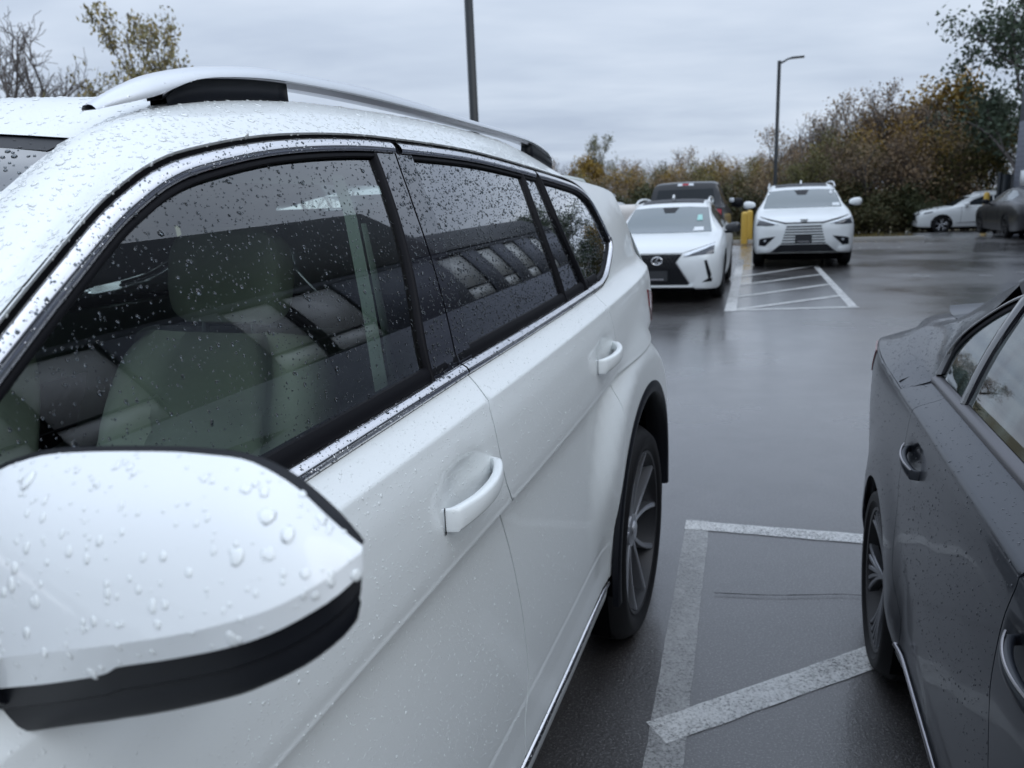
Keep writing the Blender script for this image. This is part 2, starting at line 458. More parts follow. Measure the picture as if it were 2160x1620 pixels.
def earth_mat():
    m = mat('leaf_littered_grass', (0.06, 0.06, 0.03), 0.9)
    co = objco(m); a = noise(m, co, 0.8, 5); b = noise(m, co, 9, 4)
    mxr = nd(m, 'ShaderNodeMath'); mxr.operation = 'ADD'; lk(m, a, mxr.inputs[0]); lk(m, b, mxr.inputs[1])
    hf = nd(m, 'ShaderNodeMath'); hf.operation = 'MULTIPLY'; hf.inputs[1].default_value = 0.5; lk(m, mxr.outputs[0], hf.inputs[0])
    c = ramp(m, hf.outputs[0], [(0.35, (0.030, 0.040, 0.014)), (0.5, (0.085, 0.075, 0.028)), (0.64, (0.15, 0.095, 0.035))])
    lk(m, c, P_(m).inputs['Base Color']); return m
MT['earth'] = earth_mat()

V = []; 
ps = [-400, -60, -20, 0, 20, 27, 32, 37, 42, 48, 57, 70, 120, 300, 900]; qs = [-900, -300, -100, -40, -20, 0, 20, 40, 100, 300, 900]
for p in ps:
    for q in qs:
        x, y = pq(p, q); V.append((x, y, ground_z(x, y) - 0.05))
g = obj('ground', V, [tuple(f[::-1]) for f in grid_faces(len(ps), len(qs))], MT['earth'], smooth=False)
g['kind'] = 'structure'
g['label'] = 'leaf-littered grass and earth beyond the car park'

# asphalt: lot edge behind the parked cars at p=26, with a drive carrying on at the right
ps = [-40, -15, -5, 0, 5, 10, 15, 20, 24, 26.3]; qs = list(np.linspace(-60, 60, 41))
V = []
for p in ps:
    for q in qs:
        x, y = pq(p, q); V.append((x, y, ground_z(x, y)))
F1 = [tuple(f[::-1]) for f in grid_faces(len(ps), len(qs))]
lot = obj('parking_lot', V, F1, MT['asphalt'], smooth=False)
lot['kind'] = 'structure'; lot['label'] = 'wet asphalt car park'
ps = [26.3, 27, 30, 34, 38, 42, 46]; qs = list(np.linspace(4.6, 40, 12))
V = []
for p in ps:
    for q in qs:
        x, y = pq(p, q); V.append((x, y, ground_z(x, y)))
dr = obj('driveway', V, [tuple(f[::-1]) for f in grid_faces(len(ps), len(qs))], MT['asphalt'], smooth=False)
dr['kind'] = 'structure'; dr['label'] = 'wet asphalt drive leading on behind the car park'

# kerb along the lot edge
MT['kerb'] = mat('concrete_kerb', (0.22, 0.21, 0.19), 0.6)
rows = []
for q in np.linspace(-60, 4.6, 40):
    prof = [(26.22, 0.0), (26.25, 0.11), (26.29, 0.125), (26.42, 0.125), (26.45, -0.05)]
    r = []
    for p, z in prof:
        x, y = pq(p, q); r.append((x, y, z))
    rows.append(r)
V, F = loft(rows)
kb = obj('kerb', V, F, MT['kerb'], smooth=False); kb['kind'] = 'structure'; kb['label'] = 'concrete kerb at the back of the car park'

def line_mat():
    m = mat('line_mat_paint', (0.5, 0.5, 0.5), 0.4)
    co = objco(m); a = noise(m, co, 5, 4); b = noise(m, co, 95, 5, 0.8); c2_ = noise(m, co, 26, 3)
    s = nd(m, 'ShaderNodeMath'); s.operation = 'MULTIPLY_ADD'; lk(m, a, s.inputs[0]); s.inputs[1].default_value = 0.30; lk(m, b, s.inputs[2])
    lk(m, ramp(m, c2_, [(0.3, (0.66, 0.66, 0.65)), (0.7, (0.80, 0.80, 0.78))]), P_(m).inputs['Base Color'])
    lk(m, bump(m, b, 0.4, 0.003), P_(m).inputs['Normal'])
    tr = nd(m, 'ShaderNodeBsdfTransparent'); mxs = nd(m, 'ShaderNodeMixShader')
    lk(m, ramp(m, s.outputs[0], [(0.50, g3(0.06)), (0.60, g3(0.62)), (0.72, g3(0.95))]), mxs.inputs[0]); lk(m, tr.outputs[0], mxs.inputs[1]); lk(m, P_(m).outputs[0], mxs.inputs[2])
    lk(m, mxs.outputs[0], m.node_tree.nodes['Material Output'].inputs['Surface'])
    return m
def line_mat_faded():
    m = mat('line_mat_faded_paint', (0.5, 0.5, 0.5), 0.4)
    co = objco(m); a = noise(m, co, 5, 4); b = noise(m, co, 95, 5, 0.8); c2_ = noise(m, co, 26, 3)
    s = nd(m, 'ShaderNodeMath'); s.operation = 'MULTIPLY_ADD'; lk(m, a, s.inputs[0]); s.inputs[1].default_value = 0.30; lk(m, b, s.inputs[2])
    lk(m, ramp(m, c2_, [(0.3, (0.46, 0.46, 0.455)), (0.7, (0.58, 0.58, 0.57))]), P_(m).inputs['Base Color'])
    lk(m, bump(m, b, 0.4, 0.003), P_(m).inputs['Normal'])
    tr = nd(m, 'ShaderNodeBsdfTransparent'); mxs = nd(m, 'ShaderNodeMixShader')
    lk(m, ramp(m, s.outputs[0], [(0.48, g3(0.10)), (0.60, g3(0.48)), (0.76, g3(0.78))]), mxs.inputs[0]); lk(m, tr.outputs[0], mxs.inputs[1]); lk(m, P_(m).outputs[0], mxs.inputs[2])
    lk(m, mxs.outputs[0], m.node_tree.nodes['Material Output'].inputs['Surface'])
    return m
MT['line'] = line_mat(); MT['line_faded'] = line_mat_faded()

def painted(a, b, w, m=None, z=0.004):
    """one painted stripe with frayed edges, a sheet over the asphalt"""
    a = np.array(a, float); b = np.array(b, float); d = b - a; L = np.linalg.norm(d); d /= L; n = np.array([-d[1], d[0]])
    k = max(8, int(L / 0.06)); rr = []
    for i in range(k + 1):
        c = a + d * L * i / k
        j1, j2 = rng.normal(0, 0.0013, 2)
        rr.append([(*(c + n * (w / 2 + j1)), z), (*(c - n * (w / 2 + j2)), z)])
    V, F = loft(rr)
    F = [f[::-1] for f in F]
    return obj('painted_line', V, F, m or MT['line'], lot, smooth=False)
NL = [((0.86, 3.46), (-0.30, -0.40), MT['line_faded'], 0.105, 0.0026), ((0.79, 3.415), (3.3, 2.62), MT['line'], 0.10, 0.0038), ((0.375, 1.956), (2.9, 3.04), MT['line'], 0.105, 0.0032)]
for a, b, m_, w, z in NL: painted(a, b, w, m_, z)
FL = [((5.643, 18.909), (2.955, 10.33)), ((2.93, 10.433), (4.64, 10.256)), ((6.498, 16.49), (4.579, 10.268)), ((3.083, 10.46), (4.926, 11.482)),
      ((3.432, 11.762), (5.377, 13.002)), ((3.995, 13.403), (5.925, 14.674)), ((4.3, 14.71), (6.498, 16.488))]
for i, (a, b) in enumerate(FL): painted(a, b, 0.15 if i == 0 else 0.11, None, 0.004 + 0.0008 * i)

# a tar-sealed crack running across the near bay
def crack(pts, w, name='crack_seal'):
    P = cr(pts, 60); rr = []
    for i, c in enumerate(P):
        ww = w * (0.6 + 0.8 * rng.random()); rr.append([(c[0] + 0, c[1] + ww, 0.0085), (c[0], c[1] - ww, 0.0085)])
    V, F = loft(rr); return obj(name, V, [f[::-1] for f in F], MT['dark'], lot, smooth=False)
crack([(0.75, 2.745), (0.95, 2.71), (1.10, 2.70), (1.25, 2.69), (1.40, 2.64), (1.62, 2.60), (1.9, 2.5)], 0.0025)

# ------------------------------------------------------------------ car flank toolkit
class Flank:
    """outer side skin of a car: half width as a function of station y (rearward) and height z"""
    def __init__(s, half, sec, rake, plan, creases=(), extra=None):
        s.half, s.rake, s.plan, s.extra, s.creases = half, rake, plan, extra, creases
        z = np.array([a for a, b in sec]); w = np.array([b for a, b in sec])
        s.zg = np.arange(z[0], z[-1], 0.001)
        raw = np.interp(s.zg, z, w)
        def gs(sig):
            k = np.arange(-40, 41) * 0.001; g = np.exp(-0.5 * (k / sig) ** 2); g /= g.sum()
            return np.convolve(np.pad(raw, 40, mode='edge'), g, 'valid')
        soft, hard = gs(0.011), gs(0.0013)
        blend = np.zeros_like(raw)
        for c in creases: blend = np.maximum(blend, np.exp(-((s.zg - c) / 0.016) ** 4))
        s.wg = soft * (1 - blend) + hard * blend
        s.tg = np.r_[0, np.cumsum(np.hypot(np.diff(s.zg), np.diff(s.wg)))]
    def base(s, y, z):
        return s.half - np.interp(z - s.rake * (y - 0.7), s.zg, s.wg) - s.plan(y)
    def W(s, y, z):
        w = float(s.base(y, z))
        return s.extra(y, z, w) if s.extra else w
    def t(s, y, z): return float(np.interp(z - s.rake * (y - 0.7), s.zg, s.tg))
    def z(s, y, t): return float(np.interp(t, s.tg, s.zg)) + s.rake * (y - 0.7)
    def pt(s, y, z, off=0.0): return np.array([s.W(y, z) + off, y, z])
    def sheet(s, outline, holes=(), off=0.0, du=0.06, dv=0.022, rows=()):
        to = lambda L: [(p[0], s.t(p[0], p[1])) for p in L]
        ol = densify(outline, 0.05)
        ex = []
        for zr in s.creases:                              # keep the pressed lines crisp: extra vertex rows either side
            for dz in (-.018, -.010, -.0055, -.0024, 0, .0024, .0055, .010, .018):
                for y in np.arange(min(p[0] for p in ol), max(p[0] for p in ol), .022): ex.append((y, s.t(0.7, zr + 0.7 * 0 + dz)))
        vv, F = cdt(to(ol), [to(densify(h, 0.05)) for h in holes], du, dv, ex)
        P = np.array([s.pt(y, s.z(y, t), off) for y, t in vv])
        # orient outward (+x)
        F = [f for f in F]
        if F:
            n = sum(np.cross(P[f[1]] - P[f[0]], P[f[2]] - P[f[0]]) for f in F)
            if n[0] < 0: F = [f[::-1] for f in F]
        return P, F
    def panel(s, name, outline, m, parent, holes=(), off=0.0, th=0.006, du=0.06, dv=0.022, sharp=40):
        P, F = s.sheet(outline, holes, off, du, dv)
        SURF[name] = (P, F)
        if th > 0:
            V, G = thicken(P, F, normals(P, F), th)
        else: V, G = P, F
        o = obj(name, V, G, m, parent, sharp=0)
        # shade by the true skin normal, so facets never show in the reflections
        h = .0012; hz = .0012 if th > 0 else .014; nv = []
        for q in P:
            y, z = q[1], q[2]
            n_ = np.array([1.0, -(s.W(y + h * 8, z) - s.W(y - h * 8, z)) / (16 * h), -(s.W(y, z + hz) - s.W(y, z - hz)) / (2 * hz)]); nv.append(n_ / np.linalg.norm(n_))
        nf = len(F); me = o.data; ln = []
        for pl_ in me.polygons:
            if pl_.index < nf: ln += [tuple(nv[i]) for i in pl_.vertices]
            else: ln += [tuple(pl_.normal)] * pl_.loop_total
        me.normals_split_custom_set(ln)
        return o
    def band(s, name, A_, B_, m, parent, n=80, k=5, off=0.0, bulge=0.005, back=0.012):
        """raised strip between two (y,z) curves"""
        a = cr(A_, n); b = cr(B_, n); rows = []
        for i in range(n):
            r = []
            for t in np.linspace(0, 1, k):
                y, z = a[i] * (1 - t) + b[i] * t
                r.append(s.pt(y, z, off + bulge * math.sin(math.pi * t) ** 0.5))
            y0, z0 = a[i]; y1, z1 = b[i]
            rows.append([s.pt(y0, z0, off - back)] + r + [s.pt(y1, z1, off - back)])
        V, F = loft(rows)
        SURF[name] = (V, F)
        return obj(name, V, F, m, parent, sharp=50)
SURF = {}

def offset_curve(C, d):
    """shift a 2-d curve to its right-hand side by d"""
    C = np.asarray(C, float); T = np.gradient(C, axis=0); T /= np.linalg.norm(T, axis=1)[:, None]
    return C + d * np.stack([T[:, 1], -T[:, 0]], 1)

def spoke_bar(r0, r1, a0, a1, w0, w1, x0, x1, d=0.03, k=6):
    """one wheel spoke: bar from hub radius r0 to rim radius r1 in the plane x, face towards +x"""
    rows = []
    for t in np.linspace(0, 1, k):
        r = r0 + (r1 - r0) * t; a = a0 + (a1 - a0) * (t * t if k > 6 else t) if a1 != a0 else a0
        w = w0 + (w1 - w0) * t; x = x0 + (x1 - x0) * t ** 1.5
        c = np.array([0, math.cos(a), math.sin(a)]); n = np.array([0, -math.sin(a), math.cos(a)])
        p = np.array([x, 0, 0]) + c * r
        rows.append([p + n * w / 2, p + n * w * 0.28 + [0.004, 0, 0], p - n * w * 0.28 + [0.004, 0, 0], p - n * w / 2, p - n * w / 2 - [d, 0, 0], p + n * w / 2 - [d, 0, 0]])
    V, F = loft(rows, True)
    return V, [f[::-1] for f in F] + [(0, 1, 2, 3, 4, 5), tuple(range((k - 1) * 6, k * 6))[::-1]]

def make_wheel(parent, x, y, Rt, Rr, width, style, side=1, seg=56):
    """wheel whose outer face is at local x (side=+1 left flank, -1 right flank)"""
    w = empty('wheel'); w.parent = parent; w.location = (x, y, Rt)
    if side < 0: w.rotation_euler = (0, 0, math.pi)
    sw = (Rt - Rr)
    prof = [(-width + 0.01, Rr), (-width - 0.005, Rr + sw * 0.45), (-width + 0.012, Rt - 0.02), (-width + 0.035, Rt - 0.004), (-width * 0.78, Rt), (-width * 0.77, Rt - 0.007), (-width * 0.74, Rt - 0.007), (-width * 0.73, Rt),
            (-width * 0.52, Rt), (-width * 0.51, Rt - 0.007), (-width * 0.48, Rt - 0.007), (-width * 0.47, Rt), (-width * 0.27, Rt), (-width * 0.26, Rt - 0.007), (-width * 0.23, Rt - 0.007), (-width * 0.22, Rt), (-0.035, Rt - 0.004),
            (-0.012, Rt - 0.02), (0.002, Rr + sw * 0.62), (0.006, Rr + sw * 0.48), (0.003, Rr + sw * 0.34), (0.004, Rr + sw * 0.24), (-0.002, Rr + sw * 0.16), (-0.010, Rr - 0.004)]
    V, F = lathe_x(prof, seg)
    obj('tyre', V, [f[::-1] for f in F], MT['tyre'], w, sharp=50)
    prof = [(-0.012, Rr + 0.002), (-0.004, Rr - 0.003), (-0.006, Rr - 0.012), (-0.030, Rr - 0.020), (-width * 0.8, Rr - 0.045), (-width, Rr - 0.01)]
    V, F = lathe_x(prof, seg)
    parts = [(V, [f[::-1] for f in F])]
    disc = lathe_x([(-0.105, Rr * 0.72), (-0.105, 0.0)], 32)
    rim = obj('rim', *merge(parts), MT['rim_dark'], w, sharp=45)
    obj('brake_disc', disc[0], [f[::-1] for f in disc[1]], MT['dark'], w)
    sp = []; dk = []
    if style == 'twin':                                # five V-shaped twin spokes, bright faces over dark webs
        for i in range(5):
            a = 2 * math.pi * i / 5 + 0.31
            for s_ in (-1, 1):
                sp.append(spoke_bar(0.045, Rr - 0.006, a + s_ * 0.13, a + s_ * 0.34, 0.012, 0.023, -0.045, -0.012, 0.045))
            dk.append(spoke_bar(0.04, Rr - 0.01, a, a, 0.020, 0.045, -0.070, -0.050, 0.02))
        m1 = MT['rim']
    elif style == 'fan':                               # many thin curved spokes in five sheaves
        for i in range(5):
            a = 2 * math.pi * i / 5 + 0.9
            for q in range(5):
                b = (q - 2) * 0.185
                sp.append(spoke_bar(0.032, Rr - 0.006, a + b * 0.35, a + b, 0.009, 0.019, -0.034, -0.012, 0.022, 8))
        m1 = MT['rim_smoke']
    else:                                              # plain pairs for the far cars
        for i in range(5):
            a = 2 * math.pi * i / 5 + 0.3
            for s_ in (-1, 1): sp.append(spoke_bar(0.045, Rr - 0.005, a + s_ * 0.13, a + s_ * 0.22, 0.030, 0.040, -0.03, -0.010, 0.03, 4))
        m1 = MT['rim_silver'] if style == 'bright' else MT['rim_dark']
    hub = lathe_x([(-0.07, 0.062), (-0.040, 0.058), (-0.036, 0.036), (-0.030, 0.032), (-0.028, 0.0)], 24)
    sp.append((hub[0], [f[::-1] for f in hub[1]]))
    obj('spokes', *merge(sp), m1, w, sharp=30)
    if dk: obj('spoke_web', *merge(dk), MT['rim_dark'], w, sharp=30)
    return w

def make_drop(r, h, seg=8):
    """a rain bead: closed dome, low-poly"""
    V = []; 
    for rr, zz_ in ((1.0, 0.0), (0.90, 0.45), (0.55, 0.86)):
        for a in np.linspace(0, 2 * math.pi, seg, endpoint=False): V.append((r * rr * math.cos(a), r * rr * math.sin(a), h * zz_))
    V.append((0, 0, h)); V.append((0, 0, 0))
    F = grid_faces(3, seg, True)
    n = 3 * seg
    F += [(2 * seg + i, 2 * seg + (i + 1) % seg, n) for i in range(seg)]
    F += [((i + 1) % seg, i, n + 1) for i in range(seg)]
    return np.array(V), F

def scatter_drops(name, surf, count, rmed, rsig, parent, lift=0.0003, flat=0.55, keep=None, rmax=0.006, stretch=1.25, seg=7, rg=None, m=None):
    """beads of water over a surface (verts, faces), area-weighted"""
    rg = rg or rng
    P, F = surf
    T = []
    for f in F:
        for i in range(1, len(f) - 1): T.append((f[0], f[i], f[i + 1]))
    T = np.array(T); a, b, c = P[T[:, 0]], P[T[:, 1]], P[T[:, 2]]
    n = np.cross(b - a, c - a); ar = np.linalg.norm(n, axis=1); n = n / np.maximum(ar, 1e-12)[:, None]
    ok = ar > 1e-10
    if keep is not None:
        cen = (a + b + c) / 3; ok &= np.array([bool(keep(*q)) for q in cen])
    T = T[ok]; a, b, c, n, ar = a[ok], b[ok], c[ok], n[ok], ar[ok]
    if len(T) == 0: return None
    idx = rg.choice(len(T), size=count, p=ar / ar.sum())
    u = rg.random(count); v = rg.random(count); sw = u + v > 1; u[sw] = 1 - u[sw]; v[sw] = 1 - v[sw]
    pos = a[idx] + (b[idx] - a[idx]) * u[:, None] + (c[idx] - a[idx]) * v[:, None]; nn = n[idx]
    rad = np.minimum(rmax, np.exp(rg.normal(math.log(rmed), rsig, count)))
    dv, df = make_drop(1, 1, seg); VV = []; FF = []; k = len(dv)
    g = np.array([0, 0, -1.0])
    for i in range(count):
        N = nn[i]; d = g - g.dot(N) * N; l = np.linalg.norm(d)
        d = d / l if l > 1e-3 else np.array([1.0, 0, 0]); e_ = np.cross(N, d)
        s_ = 1 + (stretch - 1) * rg.random() * min(1, rad[i] / rmed)
        j = 1 + rg.normal(0, 0.10, k)
        q = dv * rad[i]
        VV.append(pos[i] + N * lift + (q[:, :1] * s_ * j[:, None]) * d + (q[:, 1:2] * j[:, None]) * e_ + q[:, 2:3] * flat * N)
        FF += [tuple(x + i * k for x in f) for f in df]
    return obj(name, np.vstack(VV), FF, m or MT['bead_paint'], parent, sharp=0, kind='stuff')

# ------------------------------------------------------------------ the white SUV in the foreground
suv = empty('parked_suv', (-1.37316, 0.52472, 0), -0.365)
tag(suv, 'large white SUV beaded with rain filling the left foreground, silver roof rails', 'suv')

SEC = [(0.0, .14), (.26, .075), (.30, .030), (.33, .018), (.37, .010), (.40, .010), (.43, .012), (.45, .015), (.503, .016), (.512, .018), (.53, .018), (.62, .0225), (.75, .031), (.88, .039), (.93, .041), (.948, .039), (.956, .032), (.9612, .002), (.97, .0), (.99, .0), (1.05, .0), (1.12, .005), (1.165, .016), (1.20, .052), (1.225, .066), (1.245, .0710)] + [(z_, .072 + .235 * (z_ - 1.25) + .5 * (z_ - 1.25) ** 2) for z_ in np.arange(1.25, 1.66, .01)] + [(1.70, .30), (1.85, .5)]
def suv_plan(y):
    p = 0.0
    if y > 1.2: p += .02 * (y - 1.2) ** 2
    if y > 2.6: p += .10 * (y - 2.6) ** 2
    if y > 3.0: p += .55 * (y - 3.0) ** 2
    if y < 0: p += .03 * y * y
    if y < -0.9: p += .45 * (y + 0.9) ** 2
    return p
HND = ((1.045, 1.078), (1.985, 1.108))
def suv_extra(y, z, w):
    for yc in (2.50, -.46):
        r = math.hypot(y - yc, z - .42)
        if r < .72:
            k = (sstep(.71, .57, r) if yc > 0 else sstep(.64, .54, r)) * sstep(.30, .55, z) * (1 - (1 - sstep(1.92, 2.14, y)) * sstep(.80, .50, z))
            fl = 1.0 - .06 * max(0, y - 2.5) ** 2 - (.25 * (y - 2.85) ** 2 if y > 2.85 else 0) - .02 * max(0, z - .95)
            w = max(w, w + (fl - w) * k)
    for hy, hz in HND:                                  # finger cup behind each handle
        q = ((y - hy) / 0.078) ** 2 + ((z - hz) / 0.042) ** 2
        if q < 4: w -= 0.013 * math.exp(-q * q * 0.8)
    return w
FS = Flank(0.995, SEC, 0.035, suv_plan, (.9590, .508, 1.165), suv_extra)

G_ = [(-.05, 1.105), (.15, 1.235), (.30, 1.335), (.442, 1.429), (.52, 1.478), (.58, 1.514), (.628, 1.538), (.683, 1.561), (.753, 1.58), (.902, 1.605), (1.08, 1.62), (1.262, 1.6245), (1.588, 1.62), (1.943, 1.596), (2.183, 1.577), (2.33, 1.560), (2.42, 1.530), (2.457, 1.495), (2.484, 1.449), (2.519, 1.387)]
Gs = cr(G_, 240)
def gsub(y0, y1, C):
    return np.array([p for p in C if y0 <= p[0] <= y1])
def belt_low(y): return 1.201 + (y - .707) * .0447 if y < 1.18 else 1.222 + (y - 1.18) * .0354
CUT_B = [(1.178, 1.222), (1.18, 1.205), (1.167, 1.16), (1.175, 1.093), (1.195, 1.03), (1.228, .982), (1.259, .936), (1.297, .829), (1.321, .695), (1.318, .56), (1.285, .5), (1.262, .423)]
CUT_F = [(.08, 1.172), (.10, 1.02), (.085, .80), (.10, .60), (.15, .50), (.165, .384)]
CUT_R = [(2.09, 1.2535), (2.105, 1.18), (2.135, 1.08), (2.15, .95), (2.14, .84), (2.10, .73), (2.045, .60), (2.008, .50), (2.004, .449)]
cb = cr(CUT_B, 60); cf = cr(CUT_F, 30); crr = cr(CUT_R, 50)
def sill_z(y): return .402 + .035 * (y - .7)
gap = 0.0022
# doors
fd = empty('front_door'); fd.parent = suv
ol = [(y, belt_low(y)) for y in np.linspace(.08, 1.176, 30)] + [(p[0] - gap, p[1]) for p in cb] + [(y, sill_z(y)) for y in np.linspace(1.25, .17, 24)] + [(p[0] + gap, p[1]) for p in cf[::-1]]
FS.panel('door_skin', ol, MT['white'], fd, du=.045, dv=.018); SURF['fdoor'] = SURF['door_skin']
rd = empty('rear_door'); rd.parent = suv
ol = [(p[0] + gap, p[1]) for p in cb[::-1]] + [(y, belt_low(y)) for y in np.linspace(1.19, 2.08, 24)] + [(p[0] - gap, p[1]) for p in crr] + [(y, sill_z(y)) for y in np.linspace(1.99, 1.27, 16)]
FS.panel('door_skin', ol, MT['white'], rd, du=.045, dv=.018); SURF['rdoor'] = SURF['door_skin']

# body: rear quarter with its window opening and wheel arch
def arc(c, r, a0, a1, n): return [(c[0] + r * math.cos(R(a)), c[1] + r * math.sin(R(a))) for a in np.linspace(a0, a1, n)]
ROOF_E = [(2.183, 1.577), (2.45, 1.563), (2.75, 1.545), (2.88, 1.533)]
wsur = [(2.519, 1.387), (2.50, 1.352), (2.445, 1.318), (2.332, 1.276), (2.20, 1.258), (2.09, 1.2535)]
ol = [tuple(p) for p in crr] + arc((2.50, .42), .475, 177, 3, 40) + [(2.98, .36), (3.10, .335), (3.36, .34), (3.40, .5), (3.40, .9), (3.31, 1.1), (3.18, 1.25), (3.04, 1.40), (2.92, 1.52)] + ROOF_E[::-1] + [tuple(p) for p in Gs if p[0] > 2.19] + wsur[1:-1]
FS.panel('rear_quarter', ol, MT['white'], suv, du=.045, dv=.02); 
ol = [(.078, 1.160), (.06, 1.160), (-.05, 1.105), (-.3, 1.085), (-.7, 1.05), (-1.05, .99), (-1.22, .93), (-1.24, .6), (-1.22, .34), (-1.0, .33), (-.945, .36)] + arc((-.46, .42), .475, 0, 180, 36)[0:] + [(.02, .38), (.163, .384)] + [(p[0] - gap, p[1]) for p in cf[::-1]][1:]
FS.panel('front_fender', ol, MT['white'], suv, du=.07, dv=.03)
for nm in ('rear_quarter', 'front_fender'): mirror_x(bpy.data.objects[nm], suv)

# rocker below the doors and the bright strip above it
def sb(dz, y0=.02, y1=1.995): return [(y, sill_z(y) + dz) for y in np.linspace(y0, y1, 30)]
o1 = FS.band('sill_trim_strip', sb(-.004), sb(-.020), MT['chrome'], suv, off=.002, bulge=.006)
o2 = FS.band('sill_groove', sb(.004), sb(-.004), MT['dark'], suv, off=-.006, bulge=0)
ol = sb(-.021) + sb(-.115)[::-1]
o3 = FS.panel('rocker_panel', ol, MT['white'], suv, dv=.015)
for o in (o1, o2, o3): mirror_x(o, suv)

# glasshouse trim: black gap, chrome arch over the windows, seals, chrome belt strip
g0 = gsub(.17, 2.53, Gs)
def goff(d, y0=.17, y1=2.6, n=200):
    c = offset_curve(Gs, d); c = np.array([p for p in c if p[0] >= y0 and p[0] <= y1]); return resample(c, n)
# split lines of the chrome at the door gap and at the quarter window
for (y0, y1, nm) in ((.18, 1.2585, fd), (1.2625, 1.968, rd), (1.971, 2.60, suv)):
    FS.band('window_chrome', goff(.0085, y0, y1), goff(.0275, y0, y1), MT['chrome'], nm, n=70, off=.001, bulge=.005)
    SURF['chrome_%0.1f' % y0] = SURF['window_chrome']
    FS.band('window_seal', goff(.0278, y0, y1), goff(.0385, y0, y1), MT['rubber'], nm, n=70, off=-.006, bulge=.004)
gapst = FS.band('door_frame_gap', goff(.0012, -.05, 2.6), goff(.0110, -.05, 2.6), MT['dark'], suv, n=160, off=-.003, bulge=0, back=.004)
mirror_x(gapst, suv)
for (y0, y1, nm) in ((.10, 1.1745, fd), (1.1795, 2.085, rd), (2.089, 2.20, suv)):
    ys = np.linspace(y0, y1, 30)
    FS.band('belt_chrome', [(y, belt_low(y) + .019) for y in ys], [(y, belt_low(y) + .0008) for y in ys], MT['chrome'], nm, n=60, off=.0005, bulge=.0075); SURF['belt_%0.1f' % y0] = SURF['belt_chrome']
    FS.band('belt_seal', [(y, belt_low(y) + .040) for y in ys], [(y, belt_low(y) + .0195) for y in ys], MT['rubber'], nm, n=60, off=-.004, bulge=.003)
qc = [(2.519, 1.387), (2.503, 1.358), (2.445, 1.325), (2.332, 1.281), (2.21, 1.262)]
qi = [(2.492, 1.384), (2.478, 1.368), (2.425, 1.345), (2.318, 1.304), (2.20, 1.284)]
qm = [tuple((np.array(a) * .45 + np.array(b) * .55)) for a, b in zip(qc, qi)]
FS.band('quarter_chrome', qc, qm, MT['chrome'], suv, n=40, off=.001, bulge=.006); SURF['qchrome'] = SURF['quarter_chrome']
FS.band('quarter_seal', qm, qi, MT['rubber'], suv, n=40, off=-.006, bulge=.004)

# glass
gl = goff(.037, .235, 1.172)
ol = [tuple(p) for p in gl] + [(1.178, 1.590), (1.126, 1.438), (1.077, 1.307), (1.066, 1.226)] + [(y, belt_low(y) + .030) for y in np.linspace(1.05, .26, 20)]
FS.panel('window_glass', ol, MT['glass'], fd, off=-.010, th=0, du=.05, dv=.03); SURF['fglass'] = SURF['window_glass']
ol = [(1.184, 1.597), (1.2555, 1.6085), (1.236, 1.564), (1.214, 1.497), (1.197, 1.42), (1.180, 1.332), (1.172, 1.285), (1.165, 1.238), (1.07, 1.228), (1.084, 1.307), (1.133, 1.438)]
FS.panel('pillar_applique', ol, MT['gloss_black'], fd, off=-.002, th=.01, du=.04, dv=.03); SURF['bpil1'] = SURF['pillar_applique']
ol = [(1.2615, 1.609), (1.312, 1.600), (1.290, 1.528), (1.279, 1.469), (1.262, 1.40), (1.249, 1.347), (1.235, 1.29), (1.228, 1.244), (1.170, 1.240), (1.177, 1.285), (1.185, 1.332), (1.202, 1.42), (1.2195, 1.497), (1.2415, 1.564)]
FS.panel('pillar_applique', ol, MT['gloss_black'], rd, off=-.002, th=.01, du=.04, dv=.03); SURF['bpil2'] = SURF['pillar_applique']
FS.band('glass_run', [(1.178, 1.592), (1.126, 1.438), (1.077, 1.307), (1.066, 1.228)], [(1.188, 1.595), (1.136, 1.438), (1.087, 1.307), (1.074, 1.228)], MT['rubber'], fd, n=30, off=-.003, bulge=.004)
gl = goff(.037, 1.312, 1.866)
ol = [(1.228, 1.246), (1.235, 1.29), (1.249, 1.347), (1.262, 1.40), (1.279, 1.469), (1.290, 1.528), (1.310, 1.597)] + [tuple(p) for p in gl] + [(1.866, 1.577), (1.824, 1.433), (1.838, 1.255)] + [(y, belt_low(y) + .030) for y in np.linspace(1.80, 1.26, 14)]
FS.panel('window_glass', ol, MT['glass_dark'], rd, off=-.009, th=0, du=.05, dv=.03); SURF['rglass'] = SURF['window_glass']
C1 = [(1.866, 1.585), (1.824, 1.433), (1.838, 1.262)]; C2 = [(1.985, 1.578), (1.977, 1.426), (2.044, 1.270)]
sh = lambda C, d: [(p[0] + d, p[1]) for p in C]
FS.band('window_divider', sh(C1, -.006), sh(C1, .012), MT['rubber'], rd, n=30, off=-.004, bulge=.005)
ol = sh(C1, .012) + [(1.90, 1.255), (2.03, 1.262)] + sh(C2, -.008)[::-1]
FS.panel('window_glass', ol, MT['glass_dark'], rd, off=-.0075, th=0, du=.05, dv=.03); SURF['cglass'] = SURF['window_glass']
FS.band('window_divider', sh(C2, -.008), sh(C2, .014), MT['rubber'], rd, n=30, off=-.002, bulge=.006)
gq = goff(.037, 1.99, 2.455, 60)
ol = [tuple(p) for p in gq] + [(2.478, 1.372), (2.425, 1.345), (2.318, 1.304), (2.20, 1.286), (2.055, 1.274)] + sh(C2, .012)[::-1][1:]
FS.panel('quarter_window', ol, MT['glass_dark'], suv, off=-.009, th=0, du=.05, dv=.03); SURF['qglass'] = SURF['quarter_window']

